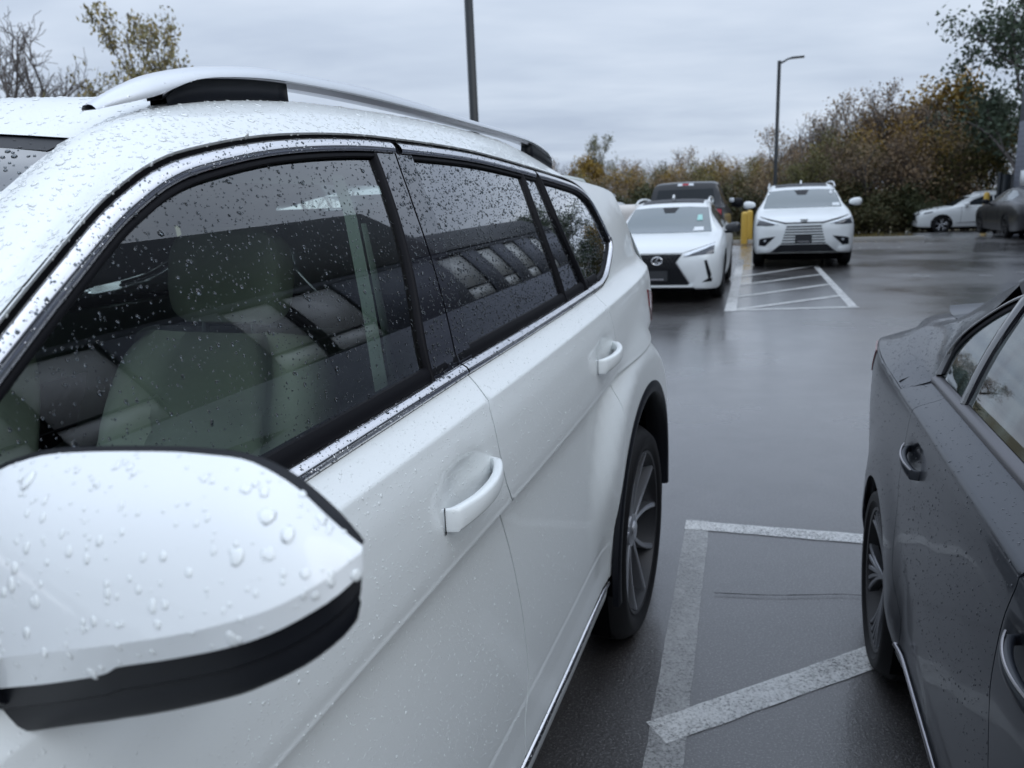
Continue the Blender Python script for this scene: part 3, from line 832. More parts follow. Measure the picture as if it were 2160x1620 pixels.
# far flank: the same doors mirrored, glass included
fd2 = empty('front_door'); fd2.parent = suv; rd2 = empty('rear_door'); rd2.parent = suv
for src, dst in ((fd, fd2), (rd, rd2)):
    for c in list(src.children): mirror_x(c, dst)
for nm in ('quarter_window', 'quarter_chrome', 'quarter_seal'): mirror_x(bpy.data.objects[nm], suv)

# roof, A-pillars and header as one lofted skin
ST = [((-.05, 1.105), (.90, -.06, 1.12), (.875, -.09, 1.115), (.835, -.13, 1.085)),
      ((.15, 1.235), (.875, .16, 1.262), (.845, .15, 1.27), (.79, .12, 1.245)),
      ((.30, 1.335), (.845, .325, 1.36), (.81, .33, 1.375), (.745, .32, 1.362)),
      ((.442, 1.429), (.80, .48, 1.438), (.765, .49, 1.462), (.70, .475, 1.455)),
      ((.52, 1.478), (.78, .555, 1.487), (.735, .56, 1.512), (.668, .555, 1.502)),
      ((.58, 1.514), (.77, .612, 1.524), (.715, .625, 1.55), (.648, .625, 1.538)),
      ((.628, 1.538), (.76, .68, 1.564), (.70, .67, 1.578), (.63, .68, 1.567)),
      ((.683, 1.561), (.755, .74, 1.588), (.69, .715, 1.60), (.612, .725, 1.587)),
      ((.753, 1.58), (.75, .826, 1.607), (.682, .78, 1.624), (.60, .762, 1.604)),
      ((.902, 1.605), (.747, .94, 1.624), (.675, .90, 1.650), (.60, .90, 1.660)),
      ((1.08, 1.62), (.745, 1.05, 1.635), (.668, 1.06, 1.672), (.60, 1.06, 1.680)),
      ((1.262, 1.6245), (.745, 1.24, 1.644), (.666, 1.25, 1.684), (.60, 1.25, 1.691)),
      ((1.588, 1.62), (.745, 1.58, 1.643), (.665, 1.58, 1.689), (.60, 1.58, 1.696)),
      ((1.943, 1.596), (.74, 1.94, 1.626), (.66, 1.94, 1.683), (.60, 1.94, 1.692)),
      ((2.183, 1.577), (.735, 2.2, 1.605), (.655, 2.2, 1.668), (.60, 2.2, 1.680)),
      ((2.45, 1.563), (.728, 2.45, 1.588), (.645, 2.45, 1.640), (.58, 2.45, 1.655)),
      ((2.75, 1.545), (.705, 2.75, 1.565), (.62, 2.75, 1.598), (.55, 2.75, 1.612)),
      ((3.0, 1.52), (.69, 3.0, 1.535), (.60, 3.0, 1.556), (.53, 3.0, 1.568))]
def cru(P, sub=4):
    P = np.array(P, float); Q = np.vstack([2 * P[0] - P[1], P, 2 * P[-1] - P[-2]]); out = []
    for i in range(1, len(Q) - 2):
        p0, p1, p2, p3 = Q[i - 1:i + 3]
        for t in np.linspace(0, 1, sub, endpoint=False):
            out.append(0.5 * ((2 * p1) + (-p0 + p2) * t + (2 * p0 - 5 * p1 + 4 * p2 - p3) * t * t + (-p0 + 3 * p1 - 3 * p2 + p3) * t ** 3))
    out.append(P[-1]); return np.array(out)
g2 = cru([s[0] for s in ST]); rG = np.array([FS.pt(y, z, 0.001) for y, z in g2]); rGi = np.array([FS.pt(y, z, -0.010) + np.array([0, .010, -.014]) for y, z in g2])
r1, r2, r3 = (cru([s[k] for s in ST]) for k in (1, 2, 3))
cols = []
for i in range(len(rG)):
    ctl = [rG[i], r1[i], r2[i], r3[i]]
    c = cru(ctl, 5)
    cols.append(np.vstack([[rGi[i]], c]))
cols = np.array(cols)
Vs, Fs = np.vstack(cols), grid_faces(*cols.shape[:2])
SURF['roofside'] = (Vs, [f[::-1] for f in Fs])
# centre of the roof
k0 = 8 * 4
cen = []
for i in range(k0, len(rG)):
    e0 = r3[i]; row = []
    hdr = max(0.0, 1 - (i - k0) / 8.0)
    for t in np.linspace(1, -1, 25):
        row.append((e0[0] * t, e0[1] - 0.055 * hdr * (1 - t * t), e0[2] + (0.032 + .002 * hdr) * (1 - t * t)))
    cen.append(row)
Vc, Fc = loft(cen)
SURF['roofc'] = (Vc, [f[::-1] for f in Fc])
right_ = Vs * np.array([-1, 1, 1])
V, F = merge([(Vs, [f[::-1] for f in Fs]), (right_, Fs), (Vc, [f[::-1] for f in Fc])])
bmr = obj('roof', V, F, MT['white'], suv, sharp=60)
# weld the seams so the shading runs through
bm = bmesh.new(); bm.from_mesh(bmr.data); bmesh.ops.remove_doubles(bm, verts=bm.verts, dist=0.0008); bmesh.ops.recalc_face_normals(bm, faces=bm.faces); bm.to_mesh(bmr.data); bm.free()

# windscreen
ws = []
for i in range(0, k0 + 1):
    e0 = r3[i]; t_ = i / k0
    by = -.24 * (1 - t_) - .055 * t_; bz = .02 * (1 - t_) + .034 * t_
    ws.append([(e0[0] * t, e0[1] + by * (1 - t * t), e0[2] + bz * (1 - t * t) - .004) for t in np.linspace(1, -1, 21)])
V, F = loft(ws); SURF['windscreen'] = (V, [f[::-1] for f in F])
obj('windscreen', V, [f[::-1] for f in F], MT['glass_ws'], suv)
fr = [np.array(ws)[:, 0], np.array(ws)[:, 0] * [0.955, 1, 1] + [0, 0, -.004]]
V, F = loft(fr); obj('windscreen_seal', V, F, MT['black'], suv); 
V, F = loft([np.array(ws)[-1] + [0, .001, .0015], np.array(ws)[-1] + [0, -.035, -.013]]); obj('windscreen_seal', V, F, MT['black'], suv)
# bonnet, nose and tail (out of frame, but the car is whole)
hd = []
for t in np.linspace(0, 1, 14):
    y = -.13 - 1.15 * t; z = 1.082 - .03 * t - .13 * t ** 4; w = .845 - .03 * t - .03 * t ** 4
    hd.append([(w * s_, y - .24 * (1 - t) * (1 - s_ * s_) - .12 * t * (1 - s_ ** 2), z + .045 * (1 - s_ ** 4) * (1 - .5 * t)) for s_ in np.linspace(1, -1, 21)])
V, F = loft(hd); obj('bonnet', V, F, MT['white'], suv)
def endcap(name, prof, yin, sgn, m, parent, n=25, FS=FS):
    """nose or tail skin between the flanks: prof = [(z, y)]"""
    rows = []
    for z, y in prof:
        ys = yin(z); w = FS.W(ys, z)
        rows.append([(w * s_, y + (ys - y) * abs(s_) ** 4, z) for s_ in np.linspace(1, -1, n)])
    V, F = loft(rows); return obj(name, V, F, m, parent)
zrow = [.30, .34, .42, .5, .62, .75, .85, .93]
endcap('nose', [(z, -1.46 + .03 * abs(z - .6)) for z in zrow], lambda z: -1.215, -1, MT['white'], suv)
zr2 = [.34, .42, .5, .62, .75, .9, 1.0, 1.1, 1.25, 1.4, 1.52]
def rear_in(z): return float(np.interp(z, [.34, .5, .9, 1.1, 1.25, 1.40, 1.52], [3.36, 3.40, 3.40, 3.31, 3.18, 3.04, 2.92]))
endcap('tailgate', [(z, rear_in(z) + .22) for z in zr2], rear_in, 1, MT['white'], suv)
V, F = loft([[(.58 * s_, rear_in(z) + .226 - .22 * abs(.62 * s_) ** 4, z) for s_ in np.linspace(1, -1, 15)] for z in np.linspace(1.13, 1.46, 8)]); obj('rear_window', V, F, MT['glass_far'], suv)
V, F = loft([[(w_ * s_, y, z) for s_ in (1, .5, 0, -.5, -1)] for y, z, w_ in ((2.99, 1.568, .54), (3.12, 1.56, .56), (3.22, 1.545, .57), (3.22, 1.525, .57), (3.0, 1.51, .55))]); obj('roof_spoiler', V, F, MT['white'], suv)
V, F = loft([[(.56 * s_, -1.465 + .12 * abs(s_) ** 3, z) for s_ in np.linspace(1, -1, 15)] for z in (.62, .70, .80, .88)]); obj('grille', V, F, MT['black'], suv)
for s_ in (1, -1):
    ol = [(-1.10, .93), (-1.22, .89), (-1.22, .76), (-1.02, .82)]
    hl = FS.panel('headlamp', ol, MT['lamp_clear'], suv, off=.004, th=.006)
    if s_ < 0:
        mirror_x(hl, suv); bpy.data.objects.remove(hl)
tl = FS.panel('tail_lamp', [(2.80, 1.185), (3.32, 1.09), (3.37, .985), (3.25, .975), (3.0, 1.04), (2.84, 1.12)], MT['red'], suv, off=.005, th=.01, du=.04, dv=.03)
mirror_x(tl, suv)

# under-body, wheel wells, dark inner skin
V, F = box((-.86, -1.25, .20), (.86, 3.35, .42)); obj('underbody', V, F, MT['dark'], suv, smooth=False)
for yc in (2.50, -.46):
    for s_ in (1, -1):
        V, F = lathe_x([(.55, .0), (.55, .44), (.965, .468)], 40)
        V = V + np.array([0, yc, .42]); V[:, 0] *= s_
        F = [f for f in F if V[list(f)].mean(0)[2] > .22]
        obj('wheel_well', V, F, MT['dark'], suv)
isk = FS.panel('inner_skin', [(-.05, 1.06), (.12, 1.19), (1.18, 1.215), (2.1, 1.245), (2.9, 1.2), (2.98, .9)] + arc((2.5, .42), .53, 10, 170, 20) + [(1.9, .42), (.1, .38)] + arc((-.46, .42), .53, 5, 60, 8), MT['dark'], suv, off=-.035, th=0, du=.15, dv=.08); mirror_x(isk, suv)

# arch cladding
for yc in (2.50, -.46):
    rows = []
    for a in np.linspace(-3, 188, 60):
        ca, sa = math.cos(R(a)), math.sin(R(a)); rr = []
        for r_, o_ in ((.490, -.012), (.488, .004), (.478, .008), (.462, .009), (.450, .006), (.444, -.004), (.444, -.07)):
            y, z = yc + r_ * ca, .42 + r_ * sa
            yq, zq = yc + .475 * ca, .42 + .475 * sa
            xb = (.998 - .06 * max(0, yq - 2.5) ** 2 - (.25 * (yq - 2.85) ** 2 if yq > 2.85 else 0) - .02 * max(0, zq - .95) if yc > 0 else FS.W(yq, max(.5, zq))); rr.append((xb + o_, y, z))
        rows.append(rr)
    V, F = loft(rows); V2 = V[V[:, 2] > -1]
    o = obj('arch_cladding', V, [f for f in F], MT['clad'], suv, sharp=45); mirror_x(o, suv)
for y in (2.52, -.46):
    for s_ in (1, -1): make_wheel(suv, .978 * s_, y, .372, .285, .235, 'twin', s_)

# handles
def door_handle(parent, y0, y1, z0, z1, FS=FS, m=None, hs=1.0, amp=1.0):
    rows = []
    n = 26
    for i in range(n):
        t = i / (n - 1); y = y0 + (y1 - y0) * t; z = z0 + (z1 - z0) * t
        x = FS.base(y, z) + 0.004 + 0.031 * amp * math.sin(math.pi * min(1, max(0, t * .96 + .04))) ** 0.8 - (0.018 if t in (0, 1) else 0)
        hh = (0.0165 - 0.003 * t if t > .03 else 0.014) * hs
        if t < .28: hh += .003 * (1 - t / .28)
        tk = 0.009 if 0 < t < 1 else .006
        r = []
        for a in np.linspace(0, 2 * math.pi, 14, endpoint=False):
            ca, sa = math.cos(a), math.sin(a)
            r.append((x + tk * np.sign(ca) * abs(ca) ** .5, y, z + hh * np.sign(sa) * abs(sa) ** .5 + .004 * math.sin(math.pi * t)))
        rows.append(r)
    V, F = loft(rows, True); F = [f[::-1] for f in F] + [tuple(range(14)), tuple(range((n - 1) * 14, n * 14))[::-1]]
    h = obj('door_handle', V, F, m or MT['white'], parent, sharp=50)
    # cap and gap at the fixed rear end
    V, F = loft([[(FS.base(y0 - .002, z0) + .0025, y0 - .0015 + .004 * k_, z0 + .021 * math.cos(a)) for a in np.linspace(0, math.pi, 7)] for k_ in (0, 1)]); obj('handle_gasket', V, F, MT['rubber'], h)
    return h
for (p, q, a) in ((fd, fd2, (.945, 1.146, 1.058, 1.080)), (rd, rd2, (1.875, 2.085, 1.092, 1.110))):
    h = door_handle(p, *a); h2 = mirror_x(h, q)

# roof rails
RT = [(.757, 1.640), (.80, 1.664), (.85, 1.685), (.92, 1.7035), (.99, 1.716), (1.10, 1.7285), (1.25, 1.734), (1.42, 1.736), (1.67, 1.7285), (1.91, 1.718), (2.20, 1.7085), (2.38, 1.698), (2.50, 1.682), (2.60, 1.652)]
RB = [(.757, 1.630), (.80, 1.636), (.85, 1.648), (.92, 1.678), (.99, 1.691), (1.10, 1.7005), (1.25, 1.7045), (1.42, 1.7045), (1.67, 1.7015), (1.91, 1.6965), (2.20, 1.688), (2.38, 1.676), (2.50, 1.655), (2.60, 1.635)]
n = 90; ta = cru(RT, 7); ba = cru(RB, 7)
up = []; lo_ = []
for (y, zt), (y_, zb) in zip(ta, ba):
    fw = .5 + .5 * sstep(.757, .85, y) * sstep(2.62, 2.5, y)
    zm = zb + (zt - zb) * .30
    c = .642
    up.append([(c + .027 * fw, y, zm), (c + .025 * fw, y, zm + (zt - zm) * .30), (c + .016 * fw, y, zm + (zt - zm) * .8), (c + .001, y, zt), (c - .014 * fw, y, zm + (zt - zm) * .85), (c - .020 * fw, y, zm + (zt - zm) * .3), (c - .018 * fw, y, zm)])
    if y > .86: lo_.append([(c - .015 * fw, y, zm + .001), (c - .014 * fw, y, zb), (c + .012 * fw, y, zb), (c + .0165 * fw, y, zm + .001)])
V, F = loft(up, True); SURF['rail'] = (V, F)
for s_ in (1, -1):
    rr_ = empty('roof_rail'); rr_.parent = suv
    o = obj('rail_bar', V, F, MT['rail'], rr_, sharp=40)
    V2, F2 = loft(lo_, True); o2 = obj('rail_underside', V2, F2, MT['chrome_dull'], rr_, sharp=40)
    fo = []
    for (y, zb) in [(.872, 1.658)] + [(y, float(np.interp(y, ba[:, 0], ba[:, 1])) + .006) for y in np.linspace(.90, 1.143, 10)]:
        zr = float(np.interp(y, [.85, .9, 1.06, 1.25], [1.640, 1.650, 1.672, 1.684])) - .012
        fo.append([(.628, y, zr), (.660, y, zr), (.6585, y, zb), (.630, y, zb)])
    V3, F3 = loft(fo, True); k = len(fo) * 4
    o3 = obj('rail_foot', V3, F3 + [(k - 1, k - 2, k - 3, k - 4)], MT['clad'], rr_, smooth=False)
    fo = []
    for y in np.linspace(2.36, 2.58, 8):
        zb = float(np.interp(y, ba[:, 0], ba[:, 1])) + .006; zr = float(np.interp(y, [2.2, 2.45, 2.75], [1.668, 1.64, 1.598])) - .012
        fo.append([(.628, y, zr), (.660, y, zr), (.6585, y, zb), (.630, y, zb)])
    V3, F3 = loft(fo, True)
    o4 = obj('rail_foot', V3, F3 + [(3, 2, 1, 0)], MT['clad'], rr_, smooth=False)
    if s_ < 0:
        for q in (o, o2, o3, o4): mirror_x(q, rr_); bpy.data.objects.remove(q)

# door mirror
MIR_T = [(1.2353, 0.36, 1.3108), (1.2253, 0.361, 1.3166), (1.2108, 0.362, 1.3268), (1.1908, 0.364, 1.3408), (1.1679, 0.366, 1.3504), (1.1497, 0.367, 1.3547), (1.124, 0.367, 1.3554), (1.0938, 0.366, 1.3553), (1.0363, 0.362, 1.3523), (0.9965, 0.358, 1.3485), (0.9754, 0.354, 1.3434), (0.9581, 0.35, 1.3372), (0.9332, 0.345, 1.3232)]
MIR_F = [(1.2375, 0.356, 1.309), (1.2282, 0.345, 1.3018), (1.2196, 0.332, 1.2965), (1.1962, 0.318, 1.2854), (1.1521, 0.308, 1.2711), (1.0996, 0.304, 1.2564), (1.0472, 0.302, 1.2431), (0.9938, 0.302, 1.2287), (0.9652, 0.302, 1.221)]
MIR_L = [(1.2369, 0.356, 1.2962), (1.2311, 0.346, 1.2905), (1.2234, 0.336, 1.2845), (1.1997, 0.322, 1.2718), (1.1702, 0.315, 1.2602), (1.1263, 0.312, 1.2461), (1.0846, 0.31, 1.2341), (1.0714, 0.31, 1.2263), (1.0225, 0.31, 1.2106), (0.9749, 0.31, 1.1976), (0.9451, 0.31, 1.1894)]
MIR_B = [(1.2298, 0.362, 1.2729), (1.2287, 0.36, 1.2661), (1.2259, 0.356, 1.2588), (1.2044, 0.345, 1.2404), (1.1724, 0.338, 1.2223), (1.1479, 0.335, 1.2111), (1.0849, 0.332, 1.1876), (1.0099, 0.33, 1.1643), (0.9323, 0.33, 1.138), (0.899, 0.33, 1.1259)]
MIR_RM = [(1.2211, 0.385, 1.3027), (1.2049, 0.388, 1.3157), (1.1838, 0.39, 1.3306), (1.1652, 0.392, 1.3398), (1.1427, 0.393, 1.3456), (1.1161, 0.393, 1.3485), (1.0675, 0.392, 1.3475), (1.0033, 0.39, 1.3433), (0.9575, 0.388, 1.3384), (0.915, 0.38, 1.3259), (0.8872, 0.375, 1.3102)]
def door_mirror():
    mr = empty('door_mirror'); mr.parent = suv
    n = 44
    MIR_RM[0] = (1.2310, .3660, 1.3080); MIR_RM.insert(1, (1.2262, .3740, 1.3085))
    for c in (MIR_T, MIR_F, MIR_L, MIR_B, MIR_RM):       # carry every edge on to the mirror's foot
        a, b = np.array(c[-1]), np.array(c[-2]); d = (a - b) / np.linalg.norm(a - b); c.append(tuple(a + d * .06))
    T, F_, L_, B_, RM = (cr(c, n) for c in (MIR_T, MIR_F, MIR_L, MIR_B, MIR_RM))
    rows = []
    for t in np.linspace(0, 1, 15):                      # bulged cap between its rear edge and its lower crease
        r = T * (1 - t) + F_ * t
        u = np.linspace(0, 1, n)
        bul = math.sin(math.pi * t) ** .85 * (0.022 * np.sin(np.pi * np.clip(u * .96 + .005, 0, 1)) ** 1.0)
        r = r + np.stack([0.25 * bul, -0.80 * bul * (.6 + .4 * (1 - t)), 0.55 * bul * (1 - .55 * t)], 1)
        rows.append(r)
    V, Fc = loft(rows); cap = obj('mirror_cap', V, Fc, MT['mirror_white'], mr, sharp=40); SURF['mircap'] = (V, Fc)
    rows = [F_ * (1 - t) + L_ * t for t in np.linspace(0, 1, 4)]
    V, Fc = loft(rows); obj('mirror_cap_edge', V, Fc, MT['mirror_white'], mr, sharp=40); SURF['miredge'] = (V, Fc)
    c1 = L_ + np.array([-.003, .004, -.0015]); c2 = c1 * .62 + B_ * .38 + np.array([.002, -.004, 0]); c3 = c2 + np.array([-.002, .003, -.003])
    rows = [L_, c1, c2, c3] + [c3 * (1 - t) + B_ * t + np.array([0, -.004 * math.sin(math.pi * t), -.006 * math.sin(math.pi * t)]) for t in np.linspace(.15, 1, 5)]
    back = B_ + np.array([-.058, .06, .012]); rows.append(back)
    V, Fc = loft(rows); obj('mirror_housing', V, Fc, MT['clad'], mr, sharp=28); SURF['mirhouse'] = (V, Fc)
    rows = [T + np.array([-.001, .0005, -.001]), T + (RM - T) * .5 + np.array([.002, 0, .003]), RM, RM + np.array([-.022, .018, -.012]), RM + np.array([-.030, .012, -.03])]
    V, Fc = loft(rows); obj('mirror_rim', V, [f[::-1] for f in Fc], MT['clad'], mr, sharp=35); SURF['mirrim'] = (V, [f[::-1] for f in Fc])
    # side repeater lens let into the cap's outer end
    a = [rowp for rowp in SURF['mircap'][0].reshape(15, n, 3)[8:15]]
    lens = np.array([r[0:9] for r in a]) + np.array([.0012, -.0012, .0004])
    # reflecting glass closing the back
    mid = (RM + back) / 2
    V, Fc = loft([RM + np.array([-.030, .012, -.02]), mid + np.array([-.03, .004, 0]), back]); obj('mirror_glass', V, [f[::-1] for f in Fc], MT['chrome_dull'], mr)
    # foot on the door
    V, Fc = tube([(.955, .345, 1.215), (.90, .33, 1.205), (.86, .33, 1.20)], [.055, .05, .05], 14); V[:, 2] = 1.21 + (V[:, 2] - 1.21) * .75
    obj('mirror_foot', V, Fc, MT['clad'], mr)
    return mr
MT['mirror_white'] = wet_paint('mirror_white_paint', (0.78, 0.81, 0.825), 0.36, 0.0, 0.55, [(420, 0.2, 0.08)])
mr = door_mirror()
mr2 = empty('door_mirror'); mr2.parent = suv
for c in list(mr.children): mirror_x(c, mr2)

# cabin
def seat(x, y, parent):
    s = empty('seat'); s.parent = parent; s.location = (x, y, 0)
    def slab(pts, n=56, bol=.0, flutes=()):
        rows = []
        for (yy_, z_, ww, dd) in cru(pts, 5):
            r = []
            for a in np.linspace(0, 2 * math.pi, n, endpoint=False):
                ca, sa = math.cos(a), math.sin(a)
                xx_ = ww * np.sign(ca) * abs(ca) ** .55; q = dd * np.sign(sa) * abs(sa) ** .55
                if sa < 0:
                    e_ = abs(xx_) / max(ww, .01)
                    q -= bol * sstep(.52, .80, e_) * (1 - .4 * sstep(.85, 1.0, e_))
                    for fx in flutes: q += .010 * math.exp(-((xx_ - fx) / .010) ** 2) * sstep(.66, .74, z_) * sstep(1.16, 1.08, z_)
                    if flutes: q += .012 * math.exp(-((z_ - 1.12 + .06 * e_) / .010) ** 2)
                r.append((xx_, yy_ + q, z_ - q * .25))
            rows.append(r)
        V, F = loft(rows, True); return V, [f[::-1] for f in F] + [tuple(range(n)), tuple(range((len(rows) - 1) * n, len(rows) * n))[::-1]]
    bp = [(-.12, .60, .20, .05), (-.10, .66, .235, .075), (-.05, .82, .25, .08), (.0, 1.0, .255, .075), (.045, 1.13, .245, .065), (.075, 1.22, .22, .05), (.09, 1.27, .17, .03)]
    V, F = slab(bp, bol=.045, flutes=(-.135, -.068, 0, .068, .135)); obj('backrest', V, F, MT['seat'], s, sharp=50)
    V, F = slab([(.075, 1.295, .09, .03), (.085, 1.32, .125, .045), (.10, 1.39, .135, .05), (.11, 1.45, .12, .045), (.115, 1.475, .08, .025)]); obj('headrest', V, F, MT['seat'], s, sharp=50)
    for px_ in (-.06, .06):
        V, F = tube([(px_, .075, 1.24), (px_, .085, 1.33)], .007, 8); obj('headrest_post', V, F, MT['chrome_dull'], s)
    rows = []
    for (y_, ww, z0, z1) in ((-.60, .19, .50, .56), (-.57, .235, .47, .60), (-.4, .25, .45, .62), (-.2, .25, .45, .61), (-.05, .24, .45, .60)):
        rows.append([(-ww, y_, z0), (ww, y_, z0), (ww, y_, z1), (ww * .7, y_, z1 + .03), (ww * .6, y_, z1), (-ww * .6, y_, z1), (-ww * .7, y_, z1 + .03), (-ww, y_, z1)])
    V, F = loft(rows, True); obj('cushion', V, F + [tuple(range(8))[::-1], tuple(range(32, 40))], MT['seat'], s, sharp=60)
    return s
seat(.40, 1.16, suv); seat(-.40, 1.16, suv)
V, F = rbox((-.66, 1.95, .45), (.66, 2.10, 1.15), .06); obj('rear_bench', V, F, MT['seat'], suv)
V, F = rbox((-.66, 1.50, .45), (.66, 2.0, .62), .05); obj('rear_bench', V, F, MT['seat'], suv)
V, F = rbox((-.78, -.12, .55), (.78, .42, 1.06), .08); obj('dashboard', V, F, MT['trim_dark'], suv)
V, F = rbox((-.14, .35, .45), (.14, 1.3, .72), .05); obj('centre_console', V, F, MT['trim_dark'], suv)
th = np.linspace(0, 2 * math.pi, 40)
V, F = tube([(.40 + .185 * math.cos(a), .52 - .185 * math.sin(a) * .38, .98 + .185 * math.sin(a) * .92) for a in th], .016, 8, False); sw_ = obj('steering_wheel', V, F, MT['trim_dark'], suv)
V, F = rbox((.33, .44, .93), (.47, .53, 1.03), .03); obj('hub', V, F, MT['trim_dark'], sw_)
V, F = rbox((-.11, .63, 1.47), (.11, .67, 1.54), .02); obj('rear_view_mirror', V, F, MT['trim_dark'], suv)
for s_ in (1, -1):
    rows = [[(s_ * xq, y0, z), (s_ * (xq + .012), (y0 + y1) / 2, z), (s_ * xq, y1, z)] for xq, y0, y1, z in ((.86, 1.045, 1.090, .90), (.83, 1.060, 1.103, 1.20), (.80, 1.085, 1.125, 1.36), (.765, 1.115, 1.150, 1.49), (.73, 1.14, 1.175, 1.56))]
    V, F = loft(rows); obj('pillar_trim', V, F, MT['trim'], suv)
    rows = [[(s_ * xq, y0, z), (s_ * xq, y1, z)] for xq, y0, y1, z in ((.835, 1.118, 1.148, 1.16), (.815, 1.123, 1.150, 1.28), (.79, 1.140, 1.162, 1.40), (.77, 1.155, 1.172, 1.48))]
    V, F = loft(rows); obj('seat_belt', V, F, MT['trim'], suv)
V, F = loft([[(x, y, 1.60 + .025 * (1 - (x / .62) ** 2)) for x in np.linspace(-.62, .62, 9)] for y in (.78, 1.2, 2.0, 2.9)]); obj('headliner', V, F, MT['trim'], suv)
for s_ in (1, -1):
    V, F = loft([[(.62 * s_, y, 1.60), (.68 * s_, y, 1.585), (.725 * s_, y, 1.545 - .02 * (y > 2) - (.05 if s_ < 0 else 0))] for y in (.80, 1.0, 1.6, 2.3, 2.9)]); obj('roof_trim', V, F, MT['trim'], suv)  # far side hangs lower, shaped to cut the bright sky patch behind
V, F = box((-.80, .0, .40), (.80, 2.95, .44)); obj('cabin_floor', V, F, MT['trim_dark'], suv, smooth=False)
for s_ in (1, -1):
    V, F = loft([[(s_ * (FS.base(y, 1.1) - .05), y, .45), (s_ * (FS.base(y, 1.1) - .06), y, .9), (s_ * (FS.base(y, 1.1) - .10), y, 1.20), (s_ * (FS.base(y, 1.225) - .035), y, 1.205)] for y in np.linspace(.1, 2.9, 8)]); obj('door_card', V, F, MT['trim'], suv)
V, F = loft([[(x, 2.93, .45), (x, 2.96, 1.15)] for x in (-.8, .8)]); obj('cabin_rear', V, F, MT['trim_dark'], suv)

# ------------------------------------------------------------------ graphite sedan at the right
sed = empty('parked_sedan', (1.20234, -0.39991, 0), -0.3211)
tag(sed, 'wet graphite grey sedan cut off by the right edge, multi-spoke wheels', 'sedan')
SEC2 = [(.0, .16), (.18, .10), (.255, .045), (.275, .032), (.33, .022), (.345, .026), (.38, .030), (.45, .024), (.6, .012), (.75, .006), (.88, .008), (.935, .014), (.953, .018), (.960, .026), (.966, .05), (.974, .085), (.982, .105), (.99, .109), (.995, .1105)] + [(z_, .112 + .40 * (z_ - 1.0) + .58 * (z_ - 1.0) ** 2) for z_ in np.arange(1.0, 1.38, .01)] + [(1.46, .46)]
def sed_plan(y):
    p = 0.0
    if y > 2.2: p += .012 * (y - 2.2) ** 2
    if y > 2.7: p += .16 * (y - 2.7) ** 2
    if y < .2: p += .03 * (y - .2) ** 2
    if y < -.5: p += .35 * (y + .5) ** 2
    return p
def sed_extra(y, z, w):
    for yc in (2.50, -.20):
        r = math.hypot(y - yc, z - .30)
        if r < .55: w = w + (.930 - .06 * max(0, y - 2.55) ** 2 * 2 - w) * sstep(.52, .36, r) * sstep(.22, .40, z) * (1 - sstep(.9, .95, z))
    for hy, hz in ((1.985, .862), (1.09, .862)):
        q = ((y - hy) / .055) ** 2 + ((z - hz) / .033) ** 2
        if q < 4: w -= .024 * math.exp(-q * q * .8)
    return w
F2 = Flank(0.925, SEC2, 0.0, sed_plan, (.9585, .978), sed_extra)
cutb2 = cr([(1.197, .980), (1.203, .958), (1.196, .936), (1.212, .879), (1.225, .826), (1.233, .762), (1.230, .69), (1.21, .55), (1.19, .42), (1.185, .338)], 40)
cutr2 = cr([(2.165, .9815), (2.140, .966), (2.122, .950), (2.117, .878), (2.147, .78), (2.166, .682), (2.164, .622), (2.136, .509), (2.066, .431), (2.048, .397), (2.045, .338)], 60)
cutf2 = cr([(.21, .980), (.22, .94), (.18, .8), (.17, .6), (.22, .42), (.23, .338)], 24)
def both(o, par=None): mirror_x(o, par or sed)
rdoors = []
for s_ in (1, -1):
    a_ = empty('rear_door'); b_ = empty('front_door'); a_.parent = sed; b_.parent = sed; rdoors.append((a_, b_))
ol = [(p[0] + .002, p[1]) for p in cutb2[::-1]] + [(y, .9815) for y in np.linspace(1.22, 2.15, 18)] + [(p[0] - .002, p[1]) for p in cutr2] + [(y, .338) for y in np.linspace(2.03, 1.2, 16)]
o = F2.panel('door_skin', ol, MT['grey'], rdoors[1][0], du=.05, dv=.02); both(o, rdoors[0][0]); SURF['s_rdoor'] = SURF['door_skin']
ol = [(p[0] + .002, p[1]) for p in cutf2[::-1]] + [(y, .9815) for y in np.linspace(.22, 1.18, 18)] + [(p[0] - .002, p[1]) for p in cutb2] + [(y, .338) for y in np.linspace(1.17, .24, 16)]
o = F2.panel('door_skin', ol, MT['grey'], rdoors[1][1], du=.06, dv=.025); both(o, rdoors[0][1])
A2 = arc((2.50, .30), .325, 172, 4, 36)
ol = [(p[0], p[1]) for p in cutr2] + [(2.05, .30), (2.17, .29)] + A2 + [(2.86, .25), (3.05, .22), (3.20, .24), (3.22, .6), (3.20, .93), (3.15, .9575), (2.8, .9575), (2.5, .9575), (2.337, .9575), (2.337, .9815)]
o = F2.panel('rear_quarter', ol, MT['grey'], sed, du=.05, dv=.022); both(o); SURF['s_quarter'] = SURF['rear_quarter']
ol = [(.205, .975), (.1, .962), (-.3, .93), (-.7, .86), (-.9, .74), (-.93, .5), (-.90, .24), (-.56, .24)] + arc((-.20, .30), .325, 0, 180, 30) + [(.16, .29), (.228, .30)] + [(p[0] - .002, p[1]) for p in cutf2[::-1]][1:]
o = F2.panel('front_fender', ol, MT['grey'], sed, du=.08, dv=.04); both(o)
ol = [(y, .335) for y in np.linspace(.16, 2.05, 30)] + [(2.06, .30), (2.15, .262)] + [(y, .262) for y in np.linspace(2.12, .2, 30)]
o = F2.panel('rocker_panel', ol, MT['black'], sed, off=.004, dv=.015); both(o)
ys = np.linspace(.2, 2.06, 30)
o = F2.band('sill_trim_strip', [(y, .334) for y in ys], [(y, .322) for y in ys], MT['chrome_dull'], sed, off=.004, bulge=.006); both(o)
